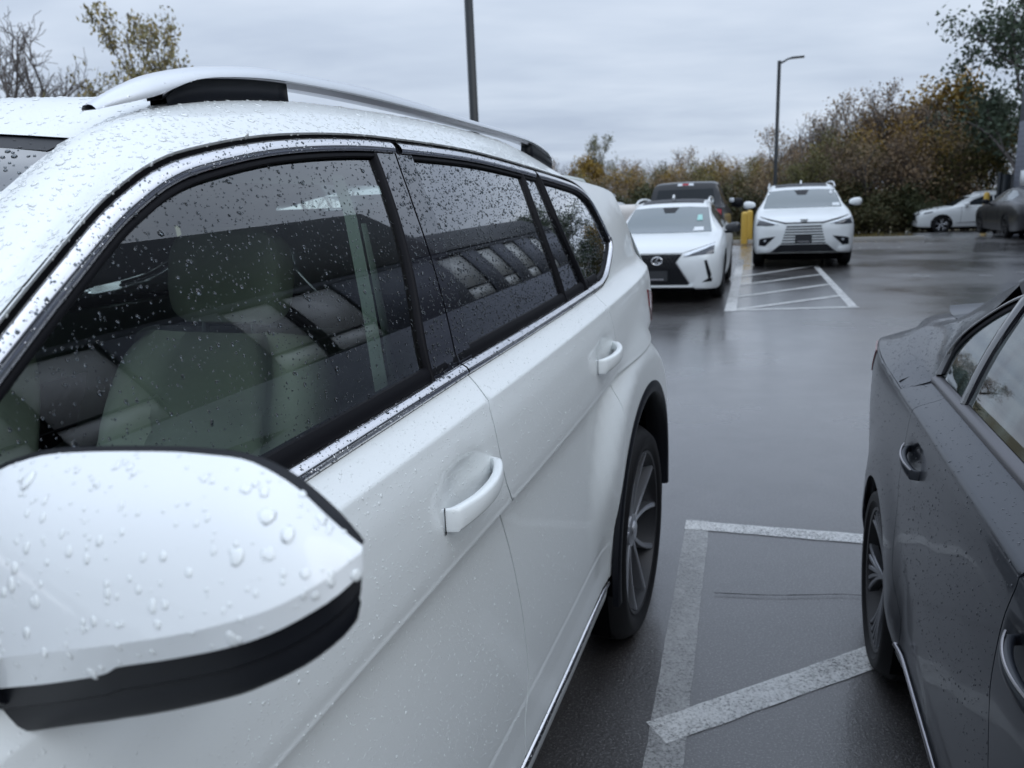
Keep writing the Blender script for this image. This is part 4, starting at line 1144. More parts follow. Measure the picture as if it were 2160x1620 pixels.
# glasshouse
G2 = [(.12, .992), (.40, 1.15), (.68, 1.262), (1.0, 1.322), (1.4, 1.342), (1.8, 1.318), (2.0, 1.285), (2.15, 1.243), (2.252, 1.189), (2.332, 1.127), (2.360, 1.08), (2.360, 1.039), (2.345, .998)]
G2s = cr(G2, 160)
def goff2(d, y0, n=120, t0=0):
    c = offset_curve(G2s, d); c = np.array([p for p in c if p[0] >= y0 and p[1] > .992]); return resample(c, n)
o = F2.band('window_frame', goff2(.0, .15), goff2(.012, .15), MT['gloss_black'], sed, n=120, off=.001, bulge=.004); both(o)
o = F2.band('window_seal', goff2(.012, .16), goff2(.030, .17), MT['rubber'], sed, n=120, off=-.007, bulge=.003); both(o)
ys = np.linspace(.2, 2.343, 40)
o = F2.band('belt_trim', [(y, .9975) for y in ys], [(y, .979) for y in ys], MT['trim_grey'], sed, n=60, off=.001, bulge=.009); both(o)
BAR = [(2.150, 1.238), (2.105, 1.110), (2.058, .998)]; BAR2 = [(2.100, 1.246), (2.062, 1.115), (2.018, .998)]
o = F2.band('window_divider', BAR, BAR2, MT['gloss_black'], rdoors[1][0], n=30, off=-.001, bulge=.005); both(o, rdoors[0][0])
gi = goff2(.028, .2, 200)
qg = [tuple(p) for p in gi if p[0] > 2.13] + [(2.33, .999), (2.058, .999), (2.105, 1.11)]
o = F2.panel('quarter_glass', qg, MT['glass_sedan'], rdoors[1][0], off=-.010, th=0, du=.06, dv=.03); both(o, rdoors[0][0]); SURF['sq'] = SURF['quarter_glass']
rgp = [tuple(p) for p in gi if 1.24 < p[0] < 2.09 and p[1] > 1.1] + [(2.062, 1.115), (2.018, .999), (1.22, .999)]
o = F2.panel('window_glass', rgp, MT['glass_sedan'], rdoors[1][0], off=-.010, th=0, du=.08, dv=.04); both(o, rdoors[0][0]); SURF['sr'] = SURF['window_glass']
fgp = [tuple(p) for p in gi if p[0] < 1.14 and p[0] > .22] + [(1.13, .999), (.24, .999)]
o = F2.panel('window_glass', fgp, MT['glass_sedan'], rdoors[1][1], off=-.010, th=0, du=.08, dv=.04); both(o, rdoors[0][1])
o = F2.band('pillar_applique', [(1.24, 1.315), (1.22, .999)], [(1.14, 1.315), (1.13, .999)], MT['gloss_black'], rdoors[1][0], n=20, off=-.003, bulge=.003); both(o, rdoors[0][0])
# roof skin and C pillar
S2 = [(.66, 1.0, 1.362), (.655, 1.4, 1.388), (.655, 1.75, 1.370), (.658, 2.0, 1.328), (.66, 2.23, 1.268), (.655, 2.5, 1.196), (.65, 2.7, 1.135), (.64, 2.95, 1.062)]
ga = cru([(.12, .992), (.40, 1.15), (.68, 1.262), (1.0, 1.322), (1.4, 1.342), (1.8, 1.318), (2.0, 1.285), (2.15, 1.243)], 5)
sa = cru([(.72, .0, 1.01), (.70, .38, 1.185), (.68, .68, 1.305), (.66, 1.0, 1.362), (.655, 1.4, 1.388), (.655, 1.75, 1.370), (.658, 2.0, 1.328), (.66, 2.23, 1.268)], 5)
cols = []
for (y, z), b in zip(ga, sa):
    a0 = F2.pt(y, z, .001); ai = F2.pt(y, z, -.015)
    m_ = (a0 + b) / 2 + np.array([.012, 0, .016])
    cols.append(np.vstack([[ai], cru([a0, m_, b], 4)]))
cols = np.array(cols); Vs, Fs = np.vstack(cols), grid_faces(*cols.shape[:2])
# C-pillar to rear deck
gq_ = [F2.pt(2.345, .998, .001), F2.pt(2.360, 1.06, .001), F2.pt(2.332, 1.127, .001), F2.pt(2.252, 1.189, .001), F2.pt(2.15, 1.243, .001)]
RQ = [[F2.pt(2.335, .9585), (.828, 2.34, .982)] + [tuple(p) for p in gq_[:4]] + [(.66, 2.23, 1.268)],
      [F2.pt(2.48, .9585), (.84, 2.48, .982), (.805, 2.48, 1.003), (.778, 2.48, 1.038), (.742, 2.48, 1.090), (.702, 2.48, 1.150), (.655, 2.49, 1.198)],
      [F2.pt(2.70, .9585), (.835, 2.70, .987), (.798, 2.70, 1.006), (.765, 2.70, 1.029), (.732, 2.70, 1.060), (.697, 2.70, 1.100), (.65, 2.70, 1.135)],
      [F2.pt(2.95, .9585), (.808, 2.95, .996), (.778, 2.95, 1.014), (.750, 2.95, 1.028), (.72, 2.95, 1.042), (.69, 2.95, 1.052), (.64, 2.95, 1.062)],
      [F2.pt(3.10, .9585), (.765, 3.10, 1.000), (.742, 3.10, 1.016), (.72, 3.10, 1.028), (.70, 3.10, 1.038), (.67, 3.10, 1.046), (.63, 3.10, 1.052)],
      [F2.pt(3.18, .9585), (.735, 3.20, .995), (.715, 3.22, 1.010), (.70, 3.24, 1.020), (.68, 3.25, 1.028), (.66, 3.26, 1.034), (.61, 3.27, 1.040)]]
cols2 = [cru(r, 4) for r in RQ]
cols2 = np.array([np.array([c[j] for c in cols2]) for j in range(len(cols2[0]))])     # along y for each ring point
cols2 = np.array([cru(c, 5) for c in cols2])
V2, F2_ = np.vstack(cols2), grid_faces(*cols2.shape[:2])
SURF['s_deck'] = (V2, F2_); SURF['s_pillar'] = (Vs, [f[::-1] for f in Fs])
mk = lambda V: V * np.array([-1, 1, 1])
cen = []
for b in sa[10:]:
    cen.append([(b[0] * t, b[1], b[2] + .028 * (1 - t * t)) for t in np.linspace(1, -1, 17)])
V3, F3 = loft(cen)
dk = []
for (x, y, z) in cru([(.64, 2.95, 1.062), (.63, 3.10, 1.052), (.62, 3.22, 1.058), (.61, 3.27, 1.070)], 4): dk.append([(x * t, y + .10 * (1 - t * t), z + .012 * (1 - t * t)) for t in np.linspace(1, -1, 17)])
V4, F4 = loft(dk)
o = obj('body_top', *merge([(Vs, [f[::-1] for f in Fs]), (mk(Vs), Fs), (V2, F2_), (mk(V2), [f[::-1] for f in F2_]), (V3, [f[::-1] for f in F3]), (V4, [f[::-1] for f in F4])]), MT['grey'], sed, sharp=50)
bm = bmesh.new(); bm.from_mesh(o.data); bmesh.ops.remove_doubles(bm, verts=bm.verts, dist=0.0008); bm.to_mesh(o.data); bm.free()
V, F = loft([[(x * t, y + .12 * (1 - t * t), z + .03 * (1 - t * t)) for t in np.linspace(1, -1, 13)] for x, y, z in cru([(.655, 2.24, 1.264), (.65, 2.5, 1.194), (.645, 2.7, 1.133), (.635, 2.95, 1.060)], 3)]); obj('rear_window', V, F, MT['glass_far'], sed)
V, F = loft([[(x * t, y + .10 * (1 - t * t), z + .012 * (1 - t * t)) for t in np.linspace(1, -1, 17)] for x, y, z in ((.52, 3.10, 1.050), (.52, 3.17, 1.056), (.515, 3.235, 1.066), (.515, 3.245, 1.060), (.52, 3.19, 1.046))]); obj('lip_spoiler', V, F, MT['grey'], sed)
V, F = loft([[(x * t, y + by * (1 - t * t), z + .02 * (1 - t * t)) for t in np.linspace(1, -1, 13)] for x, y, z, by in ((.68, .66, 1.30, -.06), (.70, .36, 1.18, -.1), (.72, -.02, 1.0, -.16))]); obj('windscreen', V, F, MT['glass_far'], sed)
V, F = loft([[(w * t, y - .12 * (1 - t * t), z + .04 * (1 - t ** 4)) for t in np.linspace(1, -1, 13)] for y, z, w in ((-.02, .985, .74), (-.3, .94, .75), (-.65, .875, .73), (-.88, .77, .66))]); obj('bonnet', V, F, MT['grey'], sed)
zr = [.22, .3, .45, .6, .74]; endcap('nose', [(z, -1.06) for z in zr], lambda z: -.90, -1, MT['grey'], sed, FS=F2)
zr = [.22, .35, .5, .65, .8, .93, .9585, 1.0, 1.04]
o = endcap('tail', [(z, 3.40 - .05 * max(0, z - .8)) for z in zr[:7]], lambda z: 3.18, 1, MT['grey'], sed, FS=F2)
V, F = loft([[(w * t, y + .19 * (1 - t ** 4), z) for t in np.linspace(1, -1, 17)] for w, y, z in ((.735, 3.19, .955), (.725, 3.195, .985), (.69, 3.215, 1.008), (.62, 3.25, 1.030))]); obj('boot_lid', V, F, MT['grey'], sed)
o = F2.panel('tail_lamp', [(2.97, .950), (3.17, .950), (3.18, .86), (3.05, .86)], MT['red'], sed, off=.004, th=.008); both(o)
V, F = box((-.80, -.85, .17), (.80, 3.15, .34)); obj('underbody', V, F, MT['dark'], sed, smooth=False)
for yc in (2.50, -.20):
    for s_ in (1, -1):
        V, F = lathe_x([(.5, .0), (.5, .30), (.895, .322)], 36); V = V + np.array([0, yc, .30]); V[:, 0] *= s_
        obj('wheel_well', V, [f for f in F if V[list(f)].mean(0)[2] > .15], MT['dark'], sed)
for y in (2.50, -.20):
    for s_ in (1, -1): make_wheel(sed, .914 * s_, y, .300, .228, .20, 'fan', s_)
isk = F2.panel('inner_skin', [(.1, .93), (1.2, .95), (2.2, .95), (2.95, .93), (2.95, .72)] + arc((2.5, .30), .40, 15, 170, 20) + [(2.0, .30), (.2, .30)] + arc((-.2, .30), .40, 0, 60, 8), MT['dark'], sed, off=-.04, th=0, du=.15, dv=.08); both(isk)
# handles: dark pull with a bright upper edge
for (y0, y1, z0, z1, di) in ((1.920, 2.060, .846, .872, 0), (1.02, 1.160, .846, .872, 1)):
    h = door_handle(rdoors[1][di], y0, y1, z0, z1, F2, MT['grey'], .62, .60)
    n_ = 20; pt_ = []
    for t in np.linspace(.02, .98, n_):
        y = y0 + (y1 - y0) * t; z = z0 + (z1 - z0) * t
        pt_.append((F2.base(y, z) + .005 + (.031 * .60) * math.sin(math.pi * (t * .96 + .04)) ** .8 + .005, y, z + .0125))
    V, F = tube(pt_, .0022, 6); st_ = obj('handle_trim', V, F, MT['chrome_dull'], h)
    h2 = mirror_x(h, rdoors[0][di]); s2 = mirror_x(st_, h2)
# fuel flap outline on the shoulder (right flank)
fl_ = [(.030, 2.415), (.055, 2.440), (.075, 2.43), (.082, 2.39), (.080, 2.34)]
V, F = tube([(-(.925 - w_ - sed_plan(y_)), y_, float(np.interp(w_, F2.wg[(F2.zg > .955) & (F2.zg < .985)], F2.zg[(F2.zg > .955) & (F2.zg < .985)])) + .001) for w_, y_ in fl_], .0020, 5); obj('fuel_flap_gap', V, F, MT['dark'], sed)
# cabin
V, F = rbox((-.62, 1.55, .35), (.62, 1.75, 1.02), .06); obj('rear_bench', V, F, MT['trim_dark'], sed)
for x in (-.36, .36):
    V, F = rbox((x - .24, .70, .35), (x + .24, .86, 1.02), .06); obj('front_seat', V, F, MT['trim_dark'], sed)
    V, F = rbox((x - .12, .76, 1.06), (x + .12, .86, 1.22), .04); obj('headrest', V, F, MT['trim_dark'], sed)
V, F = box((-.74, .1, .32), (.74, 2.3, .36)); obj('cabin_floor', V, F, MT['trim_dark'], sed, smooth=False)
V, F = loft([[(x, 2.28, .36), (x, 2.30, 1.0), (x * .9, 2.75, 1.03)] for x in (-.78, .78)]); obj('parcel_shelf', V, F, MT['trim_dark'], sed)
V, F = loft([[(x, y, 1.33 - .06 * max(0, y - 1.7)) for x in (-.58, 0, .58)] for y in (.8, 1.4, 2.1)]); obj('headliner', V, F, MT['trim_dark'], sed)
for s_ in (1, -1):
    V, F = loft([[(s_ * (F2.base(y, .9) - .05), y, .36), (s_ * (F2.base(y, .985) - .03), y, .955), (s_ * (F2.base(y, .985) - .012), y, .978)] for y in np.linspace(.1, 2.3, 8)]); obj('door_card', V, F, MT['trim_dark'], sed)
V, F = rbox((-.7, -.1, .5), (.7, .3, .95), .08); obj('dashboard', V, F, MT['trim_dark'], sed)

# ------------------------------------------------------------------ cars farther off: lofted shells with fitted parts
class FarCar:
    def __init__(s, name, loc, ydir, st, paint, label, cat, group=None):
        """st rows: y, zb, wb, wm, zm, zs, ws, zt, wt, crown"""
        s.root = empty(name, loc, math.atan2(-ydir[0], ydir[1]))
        tag(s.root, label, cat, group)
        rings = []
        for (y, zb, wb, wm, zm, zs, ws, zt, wt, cr_) in st:
            h = zt - zs
            hp = [(0, zb), (wb * .85, zb), (wb, zb + .05), (wm, zm), (wm - .008, zm + (zs - zm) * .62), (ws, zs), (ws + (wt - ws) * .80, zs + h * .70), (wt - .01, zt - .012), (wt * .55, zt + cr_ * .7), (0, zt + cr_)]
            rings.append([(x, y, z) for x, z in hp])
        R_ = np.array(rings)
        R_ = np.array([cru(R_[:, j], 5) for j in range(R_.shape[1])]).transpose(1, 0, 2)
        half = np.array([cru(r, 4) for r in R_])
        half[:, 0, 0] = 0; half[:, -1, 0] = 0; half[:, :, 0] = np.maximum(half[:, :, 0], 0)
        full = np.concatenate([half, (half * np.array([-1, 1, 1]))[:, ::-1][:, 1:-1]], 1)
        n = full.shape[1]
        V = full.reshape(-1, 3); F = [f[::-1] for f in grid_faces(full.shape[0], n, True)]
        F += [tuple(range(n)), tuple(range((full.shape[0] - 1) * n, full.shape[0] * n))[::-1]]
        s.V, s.F = V, F; s.paint = paint
        s.bvh = BVHTree.FromPolygons([tuple(v) for v in V], F)
        s.ends = (V[:, 1].min(), V[:, 1].max())
    def skin(s, arches=()):
        keep = []
        for f in s.F:
            c = s.V[list(f)].mean(0)
            if any(math.hypot(c[1] - ay, c[2] - az) < ar - .01 and abs(c[0]) > .45 for ay, az, ar in arches): continue
            keep.append(f)
        o = obj('body', s.V, keep, s.paint, s.root, sharp=55)
        for ay, az, ar in arches:
            for sg in (1, -1):
                rows = []
                for a in np.linspace(-12, 192, 40):
                    y, z = ay + ar * 1.03 * math.cos(R(a)), az + ar * 1.03 * math.sin(R(a))
                    y2, z2 = ay + ar * .90 * math.cos(R(a)), az + ar * .90 * math.sin(R(a))
                    h = s.cast('side', y, z, sg); x = (h[0] if h is not None else .8 * sg)
                    if rows and abs(x - rows[-1][1][0]) > .12: x = rows[-1][1][0]
                    rows.append([(x - .02 * sg, y, z), (x + .006 * sg, y, z), (x + .006 * sg, y2, z2), (x - .10 * sg, y2, z2)])
                V, F = loft(rows); obj('arch_trim', V, F if sg > 0 else [f[::-1] for f in F], MT['clad'], s.root, sharp=40)
                V, F = lathe_x([(.45, 0), (.45, ar), (.80, ar)], 30); V = V + np.array([0, ay, az]); V[:, 0] *= sg
                obj('wheel_well', V, [f for f in F if V[list(f)].mean(0)[2] > .15], MT['dark'], s.root)
        V, F = box((-.7, s.ends[0] + .3, .16), (.7, s.ends[1] - .3, .34)); obj('underbody', V, F, MT['dark'], s.root, smooth=False)
        return o
    def cast(s, axis, a, b, sg=1):
        o, d = {'front': ((a, -9, b), (0, 1, 0)), 'rear': ((a, 20, b), (0, -1, 0)), 'side': ((4 * sg, a, b), (-sg, 0, 0)), 'top': ((a, b, 6), (0, 0, -1))}[axis]
        h = s.bvh.ray_cast(Vector(o), Vector(d))
        return None if h[0] is None else np.array(h[0])
    def fit(s, name, poly, m, axis='front', off=.006, th=.012, step=.05, sg=1, par=None):
        """a part whose outline is given in front (x,z), rear (x,z), side (y,z) or top (x,y) view, laid on the shell"""
        vv, F = cdt(poly, (), step, step)
        d = {'front': np.array([0, -1, 0]), 'rear': np.array([0, 1, 0]), 'side': np.array([sg, 0, 0]), 'top': np.array([0, 0, 1])}[axis].astype(float)
        P = []; last = None
        for a, b in vv:
            h = s.cast(axis, a, b, sg)
            if h is None:
                h = last if last is not None else np.zeros(3)
                if axis in ('front', 'rear'): h = np.array([a, h[1], b])
                elif axis == 'side': h = np.array([h[0], a, b])
                else: h = np.array([a, b, h[2]])
            last = h; P.append(h)
        P = np.array(P)
        n = normals(P, F); 
        if len(F) and (n * d).sum() < 0: F = [f[::-1] for f in F]; n = -n
        P = P + n * off
        V, G = thicken(P, F, n, th)
        return obj(name, V, G, m, par or s.root, sharp=45)
    def both(s, name, poly, m, axis='front', **k):
        s.fit(name, poly, m, axis, **k)
        if axis == 'side': s.fit(name, poly, m, axis, sg=-1, **k)
        else: s.fit(name, [(-a, b) for a, b in poly][::-1], m, axis, **k)
    def strip(s, name, a, b, w, m, axis='front', **k):
        a, b = np.array(a, float), np.array(b, float); d = (b - a) / np.linalg.norm(b - a); n_ = np.array([-d[1], d[0]]) * w / 2
        return s.fit(name, [tuple(a - n_), tuple(b - n_), tuple(b + n_), tuple(a + n_)], m, axis, **k)
    def wheels(s, ys, track, Rt, Rr, width, style):
        for y in ys:
            for sg in (1, -1): make_wheel(s.root, track * sg, y, Rt, Rr, width, style, sg, 32)
    def mirrors(s, x, y, z, m, size=(.11, .07, .085)):
        for sg in (1, -1):
            bm = bmesh.new(); bmesh.ops.create_icosphere(bm, subdivisions=2, radius=1)
            V = np.array([tuple(v.co) for v in bm.verts]); F = [tuple(v.index for v in f.verts) for f in bm.faces]; bm.free()
            V = np.sign(V) * np.abs(V) ** .8 * np.array(size); V[:, 2] *= 1 - .25 * V[:, 0] / size[0] * -sg
            V += np.array([x * sg, y, z])
            o = obj('door_mirror', V, F, m, s.root)
            V, F = box((min(x * sg, (x - .16) * sg), y - .02, z - .09), (max(x * sg, (x - .16) * sg), y + .05, z - .05)); obj('mirror_arm', V, F, MT['black'], o, smooth=False)
def oval(cx_, cz_, a, b, n=20): return [(cx_ + a * math.cos(t), cz_ + b * math.sin(t)) for t in np.linspace(0, 2 * math.pi, n, endpoint=False)]
def ring_badge(car, x, z, a, b, m, axis='front', w=.011, par=None):
    """oval ring with a slanted L inside, laid on the nose"""
    pts = []
    for t in np.linspace(0, 2 * math.pi, 28, endpoint=True):
        h = car.cast(axis, x + a * math.cos(t), z + b * math.sin(t)); pts.append(h + np.array([0, -.022, 0]))
    V, F = tube(pts, w, 6, False); o = obj('emblem', V, F, m, par or car.root)
    L = [(x + .22 * a, z + .72 * b), (x - .42 * a, z - .42 * b), (x + .62 * a, z - .48 * b)]
    V, F = tube([car.cast(axis, *p) + np.array([0, -.024, 0]) for p in L], w * .9, 6); obj('emblem_letter', V, F, m, o)
    return o
dirS = (math.sin(SY), math.cos(SY))

# compact white crossover with a black mesh grille
ux = FarCar('parked_crossover', (2.18, 11.40, 0), dirS, [
    (0.0, .24, .52, .58, .46, .60, .54, .64, .44, .01), (.05, .21, .70, .75, .48, .68, .70, .735, .58, .012), (.22, .20, .84, .885, .50, .80, .82, .845, .70, .02), (.6, .20, .88, .915, .55, .885, .865, .935, .74, .02),
    (1.12, .20, .88, .92, .6, .955, .875, 1.005, .76, .02), (1.5, .20, .88, .92, .62, .975, .87, 1.20, .665, .02), (2.05, .20, .88, .92, .62, .985, .865, 1.405, .59, .025), (2.6, .2, .88, .92, .62, .99, .86, 1.455, .575, .03),
    (3.3, .2, .88, .92, .62, 1.0, .855, 1.43, .565, .03), (3.9, .22, .86, .91, .62, 1.0, .84, 1.29, .56, .03), (4.3, .26, .80, .86, .6, .97, .78, 1.08, .60, .02), (4.45, .3, .68, .74, .6, .9, .66, .95, .5, .02), (4.49, .36, .5, .54, .6, .8, .5, .85, .4, .01)],
    MT['white_far'], 'white crossover with a wide black mesh grille parked in front of the black pickup', 'crossover', 'cars parked facing the camera')
ux.skin(((.92, .35, .375), (3.55, .35, .375))); ux.wheels((.92, 3.55), .905, .345, .23, .21, 'dark')
ux.fit('windscreen', [(-.70, .985), (.70, .985), (.60, 1.34), (.3, 1.36), (-.3, 1.36), (-.60, 1.34)], MT['sky_glass_far'], step=.08)
ux.fit('roof_glass', [(-.50, 2.05), (.50, 2.05), (.50, 3.3), (-.50, 3.3)], MT['black'], 'top', step=.2)
gr = ux.fit('grille', [(-.355, .715), (.355, .715), (.265, .60), (.46, .30), (.44, .275), (-.44, .275), (-.46, .30), (-.265, .60)], MT['black'], off=.010)
for z in np.linspace(.30, .50, 7):
    w = float(np.interp(z, [.30, .60], [.44, .27])); ux.strip('grille_bar', (-w, z), (w, z), .009, MT['grille_edge'] if 'grille_edge' in MT else MT['clad'], off=.020, th=.012, par=gr)
for k in range(-6, 7):                                     # mesh of the upper grille
    for sgn in (-1, 1):
        x0 = k * .055; a, b = (x0 - .055 * sgn, .53), (x0 + .075 * sgn, .70)
        if abs(a[0]) < .30 and abs(b[0]) < .33: ux.strip('grille_bar', a, b, .007, MT['clad'], off=.018, th=.010, step=.09, par=gr)
ux.strip('grille_surround', (.27, .60), (.47, .295), .014, MT['chrome_dull'], off=.014); ux.strip('grille_surround', (-.27, .60), (-.47, .295), .014, MT['chrome_dull'], off=.014)
ux.fit('bumper_lip', [(-.50, .245), (.50, .245), (.52, .275), (-.52, .275)], MT['white_far'], off=.022, th=.03)
ux.fit('lower_intake', [(-.55, .215), (.55, .215), (.52, .240), (-.52, .240)], MT['black'], off=.008)
ring_badge(ux, 0, .625, .074, .054, MT['rim_silver'])
ux.fit('plate', [(-.155, .485), (.155, .485), (.155, .335), (-.155, .335)][::-1], MT['black_paint'], off=.034, th=.01)
ring_badge(ux, 0, .43, .042, .032, MT['chrome_dull'], w=.006)
ux.strip('plate_lettering', (-.10, .362), (.10, .362), .016, MT['chrome_dull'], off=.046, th=.004)
ux.both('headlamp', [(.37, .675), (.60, .745), (.795, .83), (.79, .715), (.62, .70)], MT['lamp_clear'], off=.006)
for sg in (1, -1): ux.strip('daytime_lamp', (.385 * sg, .69), (.79 * sg, .835), .022, MT['lamp_white'], off=.014)
ux.both('fog_slot', [(.665, .62), (.70, .63), (.765, .42), (.745, .34), (.725, .36)], MT['black'], off=.004)
ux.both('fog_slot', [(.64, .315), (.72, .365), (.775, .37), (.77, .32)], MT['black'], off=.005)
for sg in (1, -1): ux.strip('bonnet_gap', (.80 * sg, .86), (.36 * sg, .728), .006, MT['black'], off=.002, th=.004)
ux.strip('bonnet_gap', (-.36, .728), (.36, .728), .006, MT['black'], off=.002, th=.004)
ux.both('side_window', [(1.55, 1.02), (1.95, 1.30), (2.45, 1.39), (3.2, 1.36), (3.5, 1.24), (3.35, 1.06)], MT['glass_far'], 'side', step=.12)
ux.mirrors(1.00, 1.42, 1.03, MT['black_paint'], (.125, .06, .075))
ux.fit('sticker', [(.455, 1.145), (.535, 1.145), (.52, 1.225), (.46, 1.225)], MT['teal'], off=.014, th=.002)
ux.fit('paper', [(.42, .995), (.58, .995), (.57, 1.045), (.43, 1.045)], MT['paper'], off=.014, th=.002)
ux.fit('camera_pod', [(-.13, 1.35), (.13, 1.35), (.08, 1.27), (-.08, 1.27)], MT['black'], off=.010, th=.004)
V, F = tube([(.0, 2.15, 1.50), (.0, 2.22, 1.55), (0, 2.34, 1.50)], [.02, .018, .012], 6); obj('aerial', V, F, MT['white_far'], ux.root)
for sg in (1, -1):
    V, F = tube(cr([(.60 * sg, 2.0, 1.42), (.585 * sg, 2.15, 1.475), (.575 * sg, 2.7, 1.505), (.565 * sg, 3.4, 1.48), (.56 * sg, 3.6, 1.42)], 16), .017, 6); obj('roof_rail', V, F, MT['white_far'], ux.root)

# large white SUV with a slatted body-colour grille
tx = FarCar('parked_suv', (6.064, 16.076, 0), dirS, [
    (0.0, .34, .66, .72, .60, .80, .70, .90, .62, .015), (.07, .31, .82, .87, .62, .90, .83, .965, .74, .015), (.28, .29, .93, .965, .64, 1.00, .91, 1.045, .80, .02), (.8, .27, .95, .99, .66, 1.08, .935, 1.13, .82, .02),
    (1.25, .27, .95, .995, .7, 1.14, .935, 1.20, .83, .02), (1.62, .27, .95, .995, .7, 1.16, .93, 1.42, .755, .02), (2.1, .27, .95, .995, .7, 1.17, .925, 1.61, .69, .025), (2.8, .27, .95, .995, .7, 1.18, .92, 1.695, .67, .03),
    (3.9, .27, .95, .995, .7, 1.19, .91, 1.68, .66, .03), (4.65, .3, .93, .98, .7, 1.18, .89, 1.60, .65, .03), (4.98, .35, .88, .92, .7, 1.10, .82, 1.22, .68, .02), (5.12, .4, .75, .8, .7, 1.0, .7, 1.08, .55, .02), (5.15, .46, .6, .64, .7, .9, .55, .96, .4, .01)],
    MT['white_far'], 'white SUV with a slatted white grille parked beside yellow posts', 'suv', 'cars parked facing the camera')
tx.skin(((1.0, .40, .42), (3.95, .40, .42))); tx.wheels((1.0, 3.95), .985, .385, .26, .24, 'dark')
tx.fit('windscreen', [(-.80, 1.20), (.80, 1.20), (.70, 1.56), (.35, 1.585), (-.35, 1.585), (-.70, 1.56)], MT['sky_glass_far'], step=.09)
tx.fit('roof_glass', [(-.55, 2.2), (.55, 2.2), (.55, 3.6), (-.55, 3.6)], MT['black'], 'top', step=.25)
tx.fit('bonnet_gap', [(-.36, .905), (.36, .905), (.66, .975), (.86, 1.04), (.86, 1.05), (.62, .99), (.36, .928), (-.36, .928), (-.62, .99), (-.86, 1.05), (-.86, 1.04), (-.66, .975)], MT['black'], off=.008, th=.006)
for i, z in enumerate(np.linspace(.845, .515, 7)):         # the grille is cut into the body colour: dark gaps between white slats
    w = .335 + .09 * (i / 6)
    tx.fit('grille_gap', [(-w, z - .013), (w, z - .013), (w, z + .013), (-w, z + .013)], MT['black'], off=.004, th=.006)
    tx.fit('grille_slat', [(-w - .01, z + .015), (w + .01, z + .015), (w + .01, z + .034), (-w - .01, z + .034)], MT['white_far'], off=.016, th=.014)
tx.both('headlamp', [(.545, .90), (.70, .945), (.885, .985), (.915, .88), (.74, .872), (.60, .875)], MT['lamp_clear'], off=.006)
for sg in (1, -1): tx.strip('daytime_lamp', (.50 * sg, .895), (.90 * sg, 1.01), .018, MT['lamp_white'], off=.014)
tx.both('corner_vent', [(.545, .655), (.80, .625), (.86, .60), (.865, .475), (.745, .465)], MT['black'], off=.004)
for sg in (1, -1): tx.fit('fog_lamp', oval(.745 * sg, .575, .025, .022, 10), MT['lamp_white'], off=.012)
tx.fit('lower_grille', [(-.64, .33), (.64, .33), (.45, .488), (-.45, .488)], MT['black'], off=.006)
tx.both('skid_corner', [(.70, .335), (.90, .36), (.89, .42), (.66, .40)], MT['white_far'], off=.018, th=.02)
pl = tx.fit('plate', [(-.16, .68), (.16, .68), (.16, .525), (-.16, .525)][::-1], MT['black_paint'], off=.032, th=.01)
ring_badge(tx, 0, .615, .045, .034, MT['chrome_dull'], w=.006); tx.strip('plate_lettering', (-.11, .545), (.11, .545), .014, MT['chrome_dull'], off=.044, th=.004)
V, F = tube([(-.07, .055, .985), (0, .04, .975), (.07, .055, .985)], .008, 6); obj('emblem', V, F, MT['black'], tx.root)
ring_badge(tx, 0, .955, .055, .025, MT['clad'], w=.006)
tx.both('side_window', [(1.75, 1.24), (2.15, 1.50), (2.8, 1.62), (4.2, 1.60), (4.6, 1.45), (4.5, 1.26)], MT['glass_far'], 'side', step=.14)
tx.mirrors(1.10, 1.60, 1.29, MT['white_far'], (.135, .08, .085))
tx.fit('paper', [(.60, 1.215), (.76, 1.215), (.75, 1.275), (.62, 1.275)], MT['paper'], off=.014, th=.002)
tx.fit('sticker', oval(.60, 1.50, .028, .035, 10), MT['paper'], off=.014, th=.002)
tx.fit('camera_pod', [(-.15, 1.57), (.15, 1.57), (.09, 1.47), (-.09, 1.47)], MT['black'], off=.010, th=.004)
V, F = tube([(.0, 2.3, 1.71), (.0, 2.38, 1.78), (0, 2.5, 1.73)], [.02, .018, .012], 6); obj('aerial', V, F, MT['white_far'], tx.root)
for sg in (1, -1):
    V, F = tube(cr([(.70 * sg, 2.05, 1.63), (.685 * sg, 2.25, 1.715), (.675 * sg, 3.0, 1.75), (.665 * sg, 4.2, 1.72), (.66 * sg, 4.5, 1.64)], 16), .018, 6); obj('roof_rail', V, F, MT['rail'], tx.root)

